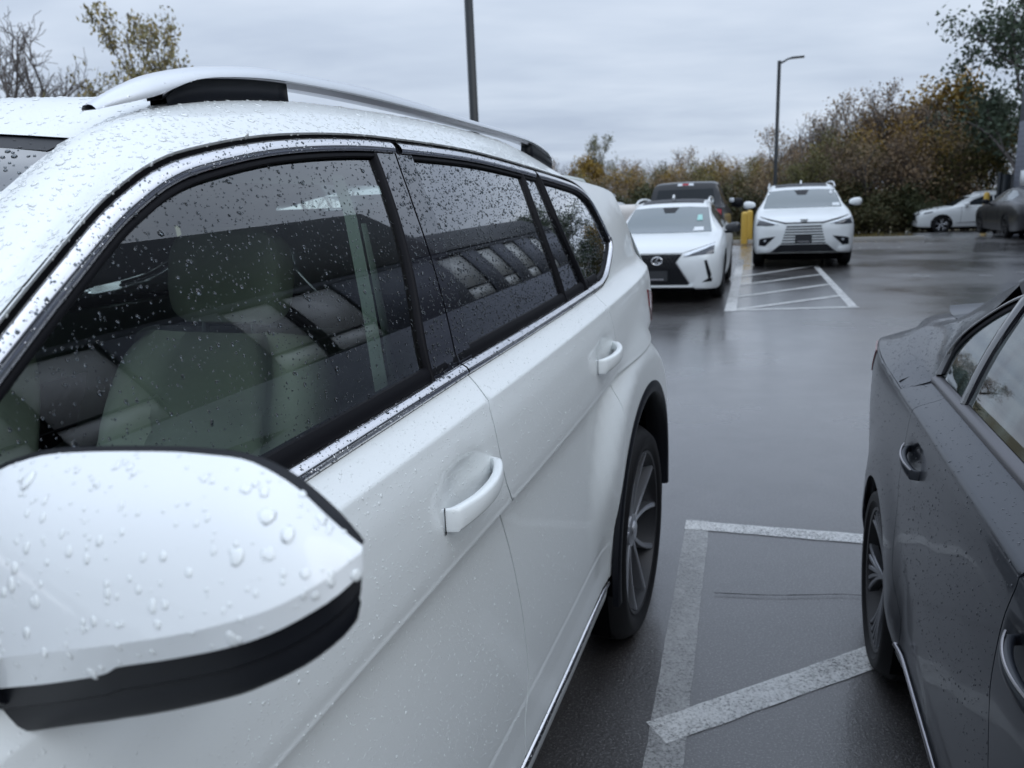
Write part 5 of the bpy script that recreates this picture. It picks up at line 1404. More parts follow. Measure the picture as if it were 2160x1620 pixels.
# black pickup seen from behind, over the crossover's roof
pk = FarCar('pickup_truck', (3.77, 17.4, 0), (-dirS[0], -dirS[1]), [
    (-5.5, .45, .8, .86, .75, 1.02, .82, 1.10, .74, .02), (-5.4, .4, .92, .96, .8, 1.08, .92, 1.14, .8, .02), (-4.6, .4, .95, .98, .8, 1.15, .94, 1.19, .82, .02), (-3.9, .4, .95, .985, .8, 1.2, .94, 1.27, .85, .02),
    (-3.5, .4, .95, .985, .8, 1.22, .94, 1.55, .80, .02), (-3.1, .4, .95, .985, .8, 1.23, .94, 1.80, .73, .03), (-2.6, .4, .95, .985, .8, 1.23, .94, 1.86, .71, .03), (-2.0, .4, .95, .985, .8, 1.24, .94, 1.84, .71, .03), (-1.86, .4, .95, .985, .8, 1.24, .94, 1.74, .745, .03),
    (-1.70, .4, .95, .985, .8, 1.24, .94, 1.30, .86, .01), (-1.5, .42, .95, .985, .8, 1.25, .95, 1.29, .88, .0), (-.2, .42, .95, .985, .8, 1.27, .95, 1.31, .88, .0), (-.02, .5, .93, .96, .8, 1.27, .93, 1.31, .86, .0), (0, .52, .88, .92, .8, 1.25, .90, 1.29, .84, .0)],
    MT['black_paint'], 'black pickup truck seen from behind over the crossover roof, red lamps lit by day', 'pickup')
pk.root['label'] = 'black pickup truck seen from behind over the roof of the white crossover'
pk.skin(((-.95, .42, .46), (-4.55, .42, .46))); pk.wheels((-.95, -4.55), .97, .40, .25, .26, 'dark')
pk.fit('rear_window', [(-.70, 1.34), (.70, 1.34), (.645, 1.70), (-.645, 1.70)], MT['glass_far'], 'rear', step=.12)
hb = pk.fit('brake_lamp', [(-.19, 1.785), (.19, 1.785), (.18, 1.835), (-.18, 1.835)], MT['lamp_white'], 'rear', off=.012)
pk.fit('brake_lamp', [(-.075, 1.79), (.075, 1.79), (.075, 1.83), (-.075, 1.83)], MT['red_far'], 'rear', off=.020, par=hb)
pk.both('tail_lamp', [(.775, 1.02), (.93, 1.03), (.93, 1.24), (.80, 1.25)], MT['red_far'], 'rear', off=.012)
pk.both('side_window', [(-3.25, 1.30), (-3.0, 1.60), (-2.7, 1.70), (-2.0, 1.70), (-1.95, 1.30)], MT['glass_far'], 'side', step=.14)
pk.fit('tailgate', [(-.76, .72), (.76, .72), (.76, 1.24), (-.76, 1.24)], MT['black_paint'], 'rear', off=.012)
pk.fit('rear_bumper', [(-.9, .52), (.9, .52), (.9, .68), (-.9, .68)], MT['chrome_dull'], 'rear', off=.06, th=.05)
pk.mirrors(1.16, -3.05, 1.34, MT['black'], (.15, .07, .12))
for sg in (1, -1):
    V, F = rbox((1.03 * sg - .06, -3.06, 1.36), (1.03 * sg + .06, -2.98, 1.46), .02); obj('mirror_lens', V, F, MT['lamp_white'], pk.root)

# white tank trailer beside the pickup
tk = empty('tank_trailer', (2.72, 18.9, 0), -SY)
tag(tk, 'white tank trailer with a thin post frame and red lamp left of the black pickup', 'trailer')
V, F = rbox((-.46, -.4, .42), (.46, 1.5, 1.40), .20, 5); obj('tank', V, F, mat('tank_plastic', (.66, .63, .60), .5), tk)
V, F = merge([box((-.55, -.7, .34), (.55, 1.7, .42))]); obj('chassis', V, F, MT['black'], tk, smooth=False)
for x in (-.42, -.08):
    V, F = tube([(x, -.35, 1.38), (x, -.35, 1.66)], .012, 6); obj('post', V, F, MT['black'], tk)
V, F = tube([(-.42, -.35, 1.66), (-.08, -.35, 1.66)], .012, 6); obj('crossbar', V, F, MT['black'], tk)
V, F = rbox((-.20, -.42, 1.53), (-.06, -.30, 1.65), .04); obj('red_lamp', V, F, MT['red_far'], tk)
for sg in (1, -1): make_wheel(tk, .62 * sg, .6, .32, .2, .18, 'dark', sg, 24)

# small pale car mostly hidden at the left of the trailer
sc = FarCar('parked_hatchback', (2.15, 21.4, 0), dirS, [
    (0.0, .26, .52, .58, .5, .66, .54, .72, .44, .01), (.06, .22, .74, .78, .52, .72, .72, .78, .6, .012), (.5, .2, .83, .86, .55, .86, .82, .92, .70, .02), (1.0, .2, .84, .875, .6, .93, .83, .98, .72, .02),
    (1.5, .20, .84, .875, .62, .97, .83, 1.28, .62, .02), (2.0, .20, .84, .875, .62, .98, .83, 1.43, .56, .025), (3.0, .2, .84, .875, .62, 1.0, .82, 1.43, .56, .03), (3.7, .24, .82, .86, .6, 1.0, .80, 1.2, .58, .02), (3.95, .3, .66, .72, .6, .9, .66, .95, .5, .02), (4.0, .36, .5, .54, .6, .8, .5, .85, .4, .01)],
    MT['silver_far'], 'pale hatchback mostly hidden behind the white SUV at the left of the trailer', 'hatchback')
sc.skin(((.85, .32, .35), (3.3, .32, .35))); sc.wheels((.85, 3.3), .865, .31, .2, .19, 'dark')
sc.fit('windscreen', [(-.64, 1.0), (.64, 1.0), (.55, 1.36), (-.55, 1.36)], MT['glass_far'], step=.1)
sc.both('side_window', [(1.5, 1.03), (1.9, 1.30), (2.4, 1.38), (3.1, 1.36), (3.4, 1.08)], MT['glass_far'], 'side', step=.14)
sc.both('headlamp', [(.46, .62), (.74, .70), (.76, .60), (.56, .56)], MT['lamp_clear'], off=.006)
sc.fit('grille', [(-.42, .44), (.42, .44), (.36, .60), (-.36, .60)], MT['black'])

# white SUV side-on at the edge of the trees
tv_y = np.array([.955, -.297]); fw_ = np.array([20.19, 37.0])
nose = fw_ - tv_y * 1.0
tv = FarCar('parked_suv', (nose[0], nose[1], ground_z(21, 37)), tuple(tv_y), [
    (0.0, .34, .60, .66, .62, .78, .64, .86, .56, .015), (.08, .30, .80, .86, .64, .90, .82, .96, .72, .015), (.35, .28, .92, .96, .66, 1.00, .90, 1.05, .80, .02), (.9, .27, .95, .99, .68, 1.08, .92, 1.13, .82, .02),
    (1.40, .27, .95, .995, .7, 1.13, .93, 1.20, .82, .02), (1.9, .27, .95, .995, .7, 1.15, .93, 1.48, .74, .02), (2.4, .27, .95, .995, .7, 1.17, .92, 1.66, .69, .025), (3.0, .27, .95, .995, .7, 1.18, .92, 1.74, .67, .03),
    (4.1, .27, .95, .995, .7, 1.2, .91, 1.73, .66, .03), (4.8, .3, .93, .98, .7, 1.2, .89, 1.60, .65, .03), (5.05, .35, .88, .92, .7, 1.10, .82, 1.22, .68, .02), (5.17, .4, .75, .8, .7, 1.0, .7, 1.08, .55, .02), (5.19, .46, .6, .64, .7, .9, .55, .96, .4, .01)],
    MT['white_far'], 'white SUV standing side-on at the foot of the wood with bright wheels', 'suv')
tv.skin(((1.0, .40, .44), (4.07, .40, .44))); tv.wheels((1.0, 4.07), .985, .385, .27, .24, 'bright')
tv.both('side_window', [(1.92, 1.22), (2.25, 1.46), (2.62, 1.585), (3.02, 1.62), (3.02, 1.24)], MT['glass_far'], 'side', step=.12)
tv.both('side_window', [(3.07, 1.24), (3.07, 1.62), (3.5, 1.63), (3.95, 1.61), (3.95, 1.26)], MT['glass_far'], 'side', step=.12)
tv.both('side_window', [(4.02, 1.27), (4.02, 1.60), (4.55, 1.54), (4.7, 1.40), (4.55, 1.29)], MT['glass_far'], 'side', step=.12)
tv.fit('windscreen', [(-.78, 1.20), (.78, 1.20), (.69, 1.58), (-.69, 1.58)], MT['glass_far'], step=.1)
tv.both('headlamp', [(.52, .86), (.80, .95), (.84, .88), (.62, .80)], MT['lamp_clear'])
tv.both('headlamp', [(.25, .93), (.60, 1.0), (.62, .95), (.25, .87)], MT['lamp_clear'], 'side')
tv.fit('grille', [(-.5, .58), (.5, .58), (.5, .84), (-.5, .84)], MT['black'])
tv.both('fog_lamp', [(.60, .48), (.72, .50), (.72, .58), (.60, .57)], MT['black'])
for z, w in ((.46, .03), (1.12, .008)):
    for sg in (1, -1): tv.strip('side_moulding', (1.6, z), (3.55, z + .02), w, MT['chrome_dull'], 'side', sg=sg, off=.010)
for y in (1.75, 3.05, 4.0):
    for sg in (1, -1): tv.strip('door_gap', (y, .42), (y + .03, 1.15), .010, MT['dark'], 'side', sg=sg, off=.002, th=.004)
for y in (2.75, 3.75):
    for sg in (1, -1): tv.strip('door_handle', (y, 1.02), (y + .2, 1.03), .035, MT['chrome_dull'], 'side', sg=sg, off=.03, th=.02)
tv.mirrors(1.08, 1.95, 1.27, MT['white_far'], (.10, .12, .085))
for sg in (1, -1):
    V, F = tube(cr([(.70 * sg, 2.5, 1.68), (.685 * sg, 2.7, 1.765), (.675 * sg, 3.4, 1.80), (.665 * sg, 4.3, 1.775), (.66 * sg, 4.6, 1.68)], 16), .02, 6); obj('roof_rail', V, F, MT['rail'], tv.root)

# dark saloon by the building
dy_ = -np.array(dirS)
no_ = np.array([15.45, 25.75]) - dy_ * .92 + np.array([dirS[1], -dirS[0]]) * .90
ds = FarCar('parked_saloon', (no_[0], no_[1], 0), tuple(dy_), [
    (0.0, .24, .55, .60, .46, .60, .56, .66, .46, .01), (.06, .20, .74, .79, .5, .70, .74, .76, .6, .012), (.3, .18, .85, .895, .52, .80, .83, .86, .72, .02), (.9, .18, .88, .92, .55, .90, .86, .945, .75, .02),
    (1.45, .18, .88, .925, .6, .95, .87, 1.01, .76, .02), (1.95, .18, .88, .925, .62, .97, .87, 1.22, .65, .02), (2.5, .18, .88, .925, .62, .985, .86, 1.39, .57, .025), (3.0, .18, .88, .925, .62, .99, .855, 1.415, .56, .03),
    (3.7, .18, .88, .92, .62, 1.0, .85, 1.33, .56, .03), (4.3, .2, .86, .91, .62, 1.0, .84, 1.10, .62, .02), (4.75, .24, .82, .88, .6, .98, .80, 1.04, .64, .02), (4.95, .3, .7, .76, .6, .9, .68, .97, .5, .02), (4.99, .36, .5, .54, .6, .8, .5, .85, .4, .01)],
    MT['grey_far'], 'dark grey saloon parked by the grey brick building, cut off by the right edge', 'saloon')
ds.skin(((.92, .34, .375), (3.75, .34, .375))); ds.wheels((.92, 3.75), .91, .34, .245, .22, 'dark')
ds.fit('windscreen', [(-.66, .985), (.66, .985), (.575, 1.33), (-.575, 1.33)], MT['glass_far'], step=.1)
ds.both('side_window', [(2.0, 1.02), (2.3, 1.22), (2.6, 1.33), (2.95, 1.36), (2.95, 1.03)], MT['sky_glass_far'], 'side', step=.1)
ds.both('side_window', [(3.02, 1.03), (3.02, 1.36), (3.5, 1.32), (3.85, 1.19), (3.8, 1.06)], MT['sky_glass_far'], 'side', step=.1)
ds.both('headlamp', [(.38, .60), (.74, .72), (.79, .66), (.60, .58)], MT['lamp_clear'])
ds.fit('grille', [(-.34, .62), (.34, .62), (.26, .5), (.42, .26), (-.42, .26), (-.26, .5)], MT['black'])
ds.mirrors(1.02, 1.95, 1.03, MT['black'], (.11, .07, .075))
for y in (1.75, 2.98, 3.9):
    for sg in (1, -1): ds.strip('door_gap', (y, .32), (y + .02, .97), .010, MT['dark'], 'side', sg=sg, off=.002, th=.004)

# ------------------------------------------------------------------ posts, lamp columns, building
def bollard(x, y, h, label):
    z = ground_z(x, y)
    prof = [(0, .10), (h - .10, .10), (h - .05, .092), (h - .018, .062), (h, .0)]
    rows = []
    for zz_, r_ in prof:
        a = np.linspace(0, 2 * math.pi, 20, endpoint=False); rows.append(np.stack([r_ * np.cos(a), r_ * np.sin(a), np.full(20, zz_)], 1))
    V, F = loft(rows, True); o = obj('bollard', V, F, MT['yellow'], None, sharp=50); o.location = (x, y, z)
    tag(o, label, 'bollard', 'yellow steel posts')
    return o
bollard(7.569, 25.1, 1.02, 'yellow steel post nearer of the two left of the white SUV')
bollard(7.93, 25.75, 1.05, 'yellow steel post farther of the two, half hidden by the white SUV')
bollard(18.42, 30.4, 1.55, 'yellow steel post in front of the side-on white SUV')

def lamp_column(x, y, h, w, label, armdir):
    z = ground_z(x, y); c = empty('street_lamp', (x, y, z), math.atan2(armdir[1], armdir[0])); tag(c, label, 'street lamp', 'dark parking-lot lamp columns')
    rows = []
    for zz_, k_ in ((0, 1.15), (h, 1.0)):
        a = [R(q) for q in (45 - 9, 45 + 9, 135 - 9, 135 + 9, 225 - 9, 225 + 9, 315 - 9, 315 + 9)]
        rows.append([(w * .68 * k_ * math.cos(t), w * .68 * k_ * math.sin(t), zz_) for t in a])
    V, F = loft(rows, True); obj('column', V, F + [tuple(range(8, 16))], MT['pole'], c, smooth=False)
    V, F = box((-.22, -.22, 0), (.22, .22, .05)); obj('base_plate', V, F, MT['pole'], c, smooth=False)
    V, F = tube(cr([(0, 0, h - .12), (.18, 0, h - .05), (.38, 0, h + .045), (.62, 0, h + .075)], 12), [.045] * 4 + [.04] * 8, 8); obj('arm', V, F, MT['pole'], c)
    V, F = rbox((.50, -.16, h + .045), (1.05, .16, h + .105), .025); hd_ = obj('lamp_head', V, F, MT['pole'], c)
    V, F = box((.56, -.12, h + .038), (1.0, .12, h + .044)); obj('lens', V, F, MT['lamp_clear'], hd_, smooth=False)
lamp_column(-.53, 16.0, 7.6, .125, 'tall dark lamp column rising out of frame behind the white SUV roof', (.95, .3))
lamp_column(12.53, 37.0, 7.75, .135, 'dark lamp column with a curved arm above the slat-grille SUV', (.93, -.36))

# building along the right: brick flank, dark pitched roof, tall windows; only its far corner shows in frame, the rest mirrors in the car windows
def brick_mat():
    m = mat('grey_brick', (.1, .1, .11), .75)
    t = nd(m, 'ShaderNodeTexCoord'); s = nd(m, 'ShaderNodeSeparateXYZ'); lk(m, t.outputs['Object'], s.inputs[0])
    c = nd(m, 'ShaderNodeCombineXYZ'); lk(m, s.outputs[1], c.inputs[0]); lk(m, s.outputs[2], c.inputs[1])
    b = nd(m, 'ShaderNodeTexBrick'); lk(m, c.outputs[0], b.inputs['Vector']); b.inputs['Scale'].default_value = 1.0
    b.inputs['Brick Width'].default_value = .40; b.inputs['Row Height'].default_value = .20; b.inputs['Mortar Size'].default_value = .012
    b.inputs['Color1'].default_value = (.150, .162, .200, 1); b.inputs['Color2'].default_value = (.180, .192, .228, 1); b.inputs['Mortar'].default_value = (.10, .108, .13, 1)
    lk(m, b.outputs['Color'], P_(m).inputs['Base Color']); return m
MT['brick'] = brick_mat()
bld = empty('building', (21.05, 33.0, 0), -SY)
tag(bld, 'grey brick commercial building at the right edge behind the dark saloon', 'building')
L_ = 40.0; Hw = 7.8                                   # local: y runs back towards the camera (negative), x away from the lot
wins = [(w - 37.9, ww) for w, ww in ((33.4, 1.5), (29.6, 1.7), (26.4, 1.7), (23.0, 2.3), (14.4, 4.0), (7.5, 4.0), (.9, 4.0))]
segs = [0.0]
for wy, ww in wins: segs += [wy + ww / 2, wy - ww / 2]
segs += [-L_]
V = []; F = []
def wbox(lo, hi):
    global V, F
    v, f = box(lo, hi); b_ = len(V); V += [tuple(p) for p in v]; F += [tuple(i + b_ for i in q) for q in f]
W0, W1 = 4.0, 7.5
for i in range(0, len(segs) - 1, 2): wbox((0, segs[i + 1], W0), (.30, segs[i], W1))
wbox((0, -L_, W1), (.30, 0, Hw)); wbox((0, -L_, -1.2), (.30, 0, W0))
wbox((.30, -.30, -1.2), (14, 0, Hw)); wbox((.30, -L_, -1.2), (14, -L_ + .3, Hw)); wbox((13.7, -L_ + .3, -1.2), (14, -.30, Hw))
obj('wall', V, F, MT['brick'], bld, smooth=False)
MT['roofing'] = mat('dark_roof_sheet', (.05, .055, .066), .5)
V, F = loft([[(-.10, y, Hw + .002), (-.10, y, Hw + .15), (.9, y, Hw + 2.3), (13.1, y, Hw + 2.3), (14.2, y, Hw + .15), (14.2, y, Hw + .002)] for y in (.06, -15.6)]); obj('roof', V, F + [(0, 1, 2, 3, 4, 5), (11, 10, 9, 8, 7, 6)], MT['roofing'], bld, smooth=False)
V, F = box((-.12, -L_ - .1, Hw + .002), (14.2, -15.6, Hw + 4.2)); obj('parapet_block', V, F, MT['roofing'], bld, smooth=False)
MT['blind'] = mat('pale_window_panel', (.78, .80, .80), .35, 0, .3)
for wy, ww in wins:
    w_o = empty('window'); w_o.parent = bld
    n_p = 2 if ww > 3 else 1
    parts = [box((.04, wy - ww / 2, W0), (.16, wy + ww / 2, W0 + .10)), box((.04, wy - ww / 2, W1 - .08), (.16, wy + ww / 2, W1)), box((.04, wy - ww / 2, 4.9), (.16, wy + ww / 2, 4.98))]
    for k in range(n_p):
        y0 = wy - ww / 2 + .08 + k * (ww - .08) / n_p; y1 = y0 + (ww - .08) / n_p - (.45 if n_p > 1 and k == 0 else .08)
        v, f = box((.10, y0, 4.98), (.13, y1, W1 - .08)); obj('pane', v, f, MT['blind'], w_o, smooth=False)
        v, f = box((.10, y0, W0 + .10), (.13, y1, 4.9)); obj('pane', v, f, MT['blind'], w_o, smooth=False)
        parts += [box((.05, y0 - .08, W0 + .1), (.15, y0, W1 - .08)), box((.05, y1, W0 + .1), (.15, y1 + .08, W1 - .08))]
        if n_p > 1 and k == 0: parts.append(box((.05, y1 + .08, W0 + .1), (.22, y1 + .45, W1 - .08)))
    obj('window_frame', *merge(parts), MT['black'], w_o, smooth=False)
v, f = box((-.03, -1.55, 1.45), (0.0, -.95, 2.05)); obj('wall_sign', v, f, MT['paper'], bld, smooth=False)
# dark screen enclosure past the corner
en = empty('bin_enclosure', pq(38.2, 10.3) + (ground_z(*pq(38.2, 10.3)),), -SY); tag(en, 'dark panelled bin enclosure past the building corner', 'enclosure')
for k in range(6):
    v, f = box((-.9 + k * .36, -.03, .05), (-.9 + k * .36 + .345, .03, 2.35)); obj('panel', v, f, MT['pole'], en, smooth=False)
for x in (-.95, 1.28):
    v, f = box((x - .06, -.06, 0), (x + .06, .06, 2.45)); obj('post', v, f, MT['pole'], en, smooth=False)

# ------------------------------------------------------------------ trees
def leaf_mat(name, cols):
    m = mat(name, cols[0], .6)
    oi = nd(m, 'ShaderNodeObjectInfo'); co = objco(m); nz = noise(m, co, 5.5, 3, .6)
    ad = nd(m, 'ShaderNodeMath'); ad.operation = 'MULTIPLY_ADD'; lk(m, oi.outputs['Random'], ad.inputs[0]); ad.inputs[1].default_value = .25; lk(m, nz, ad.inputs[2])
    c = ramp(m, ad.outputs[0], [(.38 + .42 * i / max(1, len(cols) - 1), col) for i, col in enumerate(cols)])
    lk(m, c, P_(m).inputs['Base Color'])
    P_(m).inputs['Specular IOR Level'].default_value = .25
    return m
MT['bark'] = mat('wet_bark', (.10, .088, .083), .8)
MT['leaf_brown'] = leaf_mat('brown_leaves', [(.125, .098, .080), (.195, .145, .105), (.28, .185, .098), (.19, .16, .105)])
MT['leaf_gold'] = leaf_mat('gold_leaves', [(.14, .10, .024), (.26, .17, .034), (.34, .215, .04)])
MT['leaf_olive'] = leaf_mat('olive_leaves', [(.065, .075, .030), (.115, .115, .042), (.18, .155, .05)])
MT['leaf_pale'] = leaf_mat('pale_olive_leaves', [(.10, .11, .062), (.17, .165, .085), (.26, .205, .09)])
MT['leaf_green'] = leaf_mat('dark_green_leaves', [(.070, .098, .070), (.105, .142, .095), (.14, .165, .10)])
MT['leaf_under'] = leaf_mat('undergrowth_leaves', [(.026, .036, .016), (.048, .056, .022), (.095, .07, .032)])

def grow(seed, H, spread, levels, nb, lean=0.0, first=.25, upward=.55, thin=.62):
    """branch skeleton: list of (path, radii, level)"""
    rg = np.random.default_rng(seed); out = []
    def limb(p, d, L, r, lev):
        n = 7 if lev == 0 else 5; P = [np.array(p, float)]; d = np.array(d, float)
        for i in range(n):
            d = d + rg.normal(0, .10 + .06 * lev, 3) + np.array([0, 0, .05 * upward]); d /= np.linalg.norm(d)
            P.append(P[-1] + d * L / n)
        P = np.array(P); rad = np.linspace(r, r * (.45 if lev < levels else .25), len(P)); out.append((P, rad, lev))
        if lev >= levels: return
        k = nb[lev]
        for j in range(k):
            t = (first if lev == 0 else .25) + (1 - (first if lev == 0 else .25)) * (j + rg.random()) / k
            t = min(t, .98); i = t * n; i0 = int(i); q = P[i0] + (P[min(i0 + 1, n)] - P[i0]) * (i - i0)
            a = rg.random() * 2 * math.pi; el = spread * (.7 + .6 * rg.random())
            tdir = d if lev else np.array([0, 0, 1.0])
            u = np.cross(tdir, [math.cos(a), math.sin(a), .3]); u /= np.linalg.norm(u)
            dd = tdir * math.cos(el) + u * math.sin(el) + np.array([0, 0, .25 * upward]); dd /= np.linalg.norm(dd)
            limb(q, dd, L * thin * (1.15 - .6 * t) * (.75 + .5 * rg.random()), max(.006, np.interp(i, range(len(rad)), rad) * .55), lev + 1)
    limb((0, 0, -.1), (lean, 0, 1), H * .80, H * .0155 + .02, 0)
    return out
def wood_mesh(sk, minr=.006):
    parts = []
    for P, rad, lev in sk:
        if lev >= 2:
            P, rad = P[::2], rad[::2]
        parts.append(tube(P, np.maximum(rad, minr), (7, 5, 4, 3, 3)[lev], False))
    return merge(parts)
def leaves(sk, n, size, seed, levs, scatter=.25, clump=1.0, zmin=0):
    rg = np.random.default_rng(seed); pts = []
    tips = [(P, lev) for P, rad, lev in sk if lev in levs]
    wts = rg.random(len(tips)) ** clump; wts /= wts.sum()
    ii = rg.choice(len(tips), n, p=wts)
    V = np.empty((n * 4, 3)); F = []
    for k, i in enumerate(ii):
        P = tips[i][0]; t = rg.random() ** .7 * (len(P) - 1); i0 = int(t); c = P[i0] + (P[min(i0 + 1, len(P) - 1)] - P[i0]) * (t - i0) + rg.normal(0, scatter, 3)
        s = size * (.6 + .8 * rg.random()); a = rg.normal(0, 1, 3); a /= np.linalg.norm(a); b = np.cross(a, rg.normal(0, 1, 3)); b /= np.linalg.norm(b)
        V[4 * k:4 * k + 4] = [c - a * s, c + b * s * .55 - a * s * .1, c + a * s, c - b * s * .55 + a * s * .1]
        F.append((4 * k, 4 * k + 1, 4 * k + 2, 4 * k + 3))
    return V, F
def proto(name, seed, H, spread, levels, nb, leafmat=None, nleaf=0, lsize=.1, levs=(2, 3), scatter=.25, clump=1.0, minr=.006, **kw):
    sk = grow(seed, H, spread, levels, nb, **kw)
    V, F = wood_mesh(sk, minr)
    top = max(s[0][:, 2].max() for s in sk)
    me = obj('trunk', V, F, MT['bark'], None, sharp=0)
    cr_ = None
    if nleaf:
        V, F = leaves(sk, nleaf, lsize, seed + 1, levs, scatter, clump); cr_ = obj('crown', V, F, leafmat, None, smooth=False)
    return dict(trunk=me, crown=cr_, h=top)
PR = {
 'bare': proto('bare', 3, 8.0, .62, 3, (11, 6, 5), minr=.010),
 'bare2': proto('bare2', 14, 8.0, .50, 3, (12, 6, 5), minr=.010, upward=.8),
 'olive': proto('olive', 21, 8.0, .75, 3, (13, 6, 4), MT['leaf_pale'], 3600, .085, (2, 3), .16, .8, minr=.009),
 'brown': proto('brown', 33, 8.0, .65, 3, (12, 6, 4), MT['leaf_brown'], 1900, .075, (2, 3), .20, 1.0, minr=.010),
 'brown2': proto('brown2', 47, 8.0, .75, 3, (13, 6, 4), MT['leaf_brown'], 3000, .072, (1, 2, 3), .30, .8, minr=.010),
 'gold': proto('gold', 52, 8.0, .85, 3, (14, 6, 4), MT['leaf_gold'], 7000, .115, (1, 2, 3), .30, .7, minr=.010),
 'green': proto('green', 61, 9.0, .80, 3, (15, 6, 4), MT['leaf_green'], 22000, .085, (2, 3), .24, 1.2, minr=.011, first=.2),
 'ochre': proto('ochre', 95, 7.0, .8, 3, (13, 6, 4), MT['leaf_gold'], 3400, .085, (1, 2, 3), .30, .8, minr=.010),
 'leafy': proto('leafy', 99, 7.0, .8, 3, (13, 6, 4), MT['leaf_olive'], 5200, .085, (1, 2, 3), .32, .7, minr=.010),
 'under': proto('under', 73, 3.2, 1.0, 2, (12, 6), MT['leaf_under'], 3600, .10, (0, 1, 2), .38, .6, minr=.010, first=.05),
 'rust': proto('rust', 88, 6.0, .9, 2, (14, 7), MT['leaf_brown'], 2600, .072, (0, 1, 2), .42, .7, minr=.010, first=.08),
}
used_p = set()
def plant(kind, x, y, h, label, group=None, cat='tree', name='tree', wide=1.0, rz=None, dz=0):
    p = PR[kind]; s = h / p['h']; t = empty(name, (x, y, ground_z(x, y) - .05 + dz), random.random() * 6.28 if rz is None else rz); t.scale = (s * wide, s * wide, s)
    tag(t, label, cat, group)
    for part in ('trunk', 'crown'):
        o = p[part]
        if o is None: continue
        if (kind, part) in used_p: c = o.copy(); COL.objects.link(c)
        else: c = o; used_p.add((kind, part))
        c.parent = t
    return t
# left: leafless trees and one still in pale leaf
def at(u, d): return (((u - 1080) / 1640.0) * d / math.cos(pitch) * 1.0, d)
for (u, d, h, k, lb) in ((60, 27, 8.6, 'bare', 'bare tree at the extreme left above the SUV windscreen'), (165, 28, 8.2, 'bare2', 'bare tree left of the pale-leaved tree above the SUV roof'), (265, 31, 7.6, 'bare', 'thin bare tree close beside the pale-leaved tree')):
    x, y = at(u, d); plant(k, x, y, h, lb, 'bare trees beyond the SUV roof')
x, y = at(372, 29); plant('olive', x, y, 8.9, 'tree with pale olive and yellow leaves above the SUV roof rail', rz=1.0, wide=.72)
GT = 'trees in the far treeline'
LAB = {'bare': 'spreading leafless tree', 'bare2': 'upright leafless tree', 'brown': 'thin sparse brown tree', 'brown2': 'bushy brown tree', 'rust': 'low rust-brown tree', 'olive': 'pale olive tree', 'ochre': 'small ochre-yellow tree', 'leafy': 'small olive-green tree'}
ORD = ['first', 'second', 'third', 'fourth', 'fifth', 'sixth', 'seventh', 'eighth', 'ninth', 'tenth', 'eleventh', 'twelfth']
CNT = {}
def nth(grp, k):
    CNT[(grp, k)] = CNT.get((grp, k), -1) + 1
    return ORD[min(11, CNT[(grp, k)])] + ' from left, '
far = 'rust-brown tree in the far line behind the parked cars'
random.seed(5)
for u, d, h, k in sorted(((760, 52, 5.6, 'bare2'), (1205, 57, 4.6, 'leafy'), (1325, 57, 5.0, 'ochre'), (1365, 60, 5.2, 'leafy'), (1415, 59, 5.0, 'ochre'), (1480, 58, 5.2, 'leafy'), (1515, 62, 5.6, 'ochre'), (1565, 58, 5.0, 'leafy'), (1610, 57, 5.2, 'ochre'), (1645, 55, 5.0, 'leafy'), (700, 60, 5.6, 'bare'), (1120, 58, 6.0, 'brown'), (1165, 60, 5.8, 'brown'), (1195, 63, 6.0, 'bare'), (1310, 66, 5.8, 'brown2'), (1340, 70, 6.2, 'brown'), (1375, 64, 5.4, 'brown2'), (1405, 72, 6.4, 'bare2'), (1440, 70, 6.8, 'brown'), (1475, 74, 7.0, 'bare'),
                (1510, 70, 6.2, 'brown2'), (1545, 68, 5.6, 'brown'), (1600, 66, 5.8, 'olive'), (1630, 60, 6.0, 'brown2'), (1455, 60, 5.0, 'brown2'), (1390, 58, 4.6, 'rust'), (1530, 58, 4.8, 'rust'), (1590, 55, 4.6, 'rust'), (1340, 56, 4.4, 'rust'), (1290, 58, 4.6, 'rust'), (1180, 54, 4.4, 'rust'), (1230, 56, 4.3, 'rust'), (1430, 55, 4.4, 'rust'))):
    x, y = at(u, d); plant(k, x, y, h, nth('far', k) + LAB[k] + (' of the far line behind the parked cars' if u > 1000 else ' showing under the SUV roof rail'), GT)
x, y = at(1240, 60); plant('gold', x, y, 5.9, 'rounded ochre tree just right of the SUV tailgate', wide=.8)
x, y = at(1276, 62); plant('olive', x, y, 7.6, 'taller olive tree standing out of the far treeline', wide=.62)
near = 'thin brown-leaved tree in the wood right of the lamp column'
GN = 'brown trees in the wood at the right'
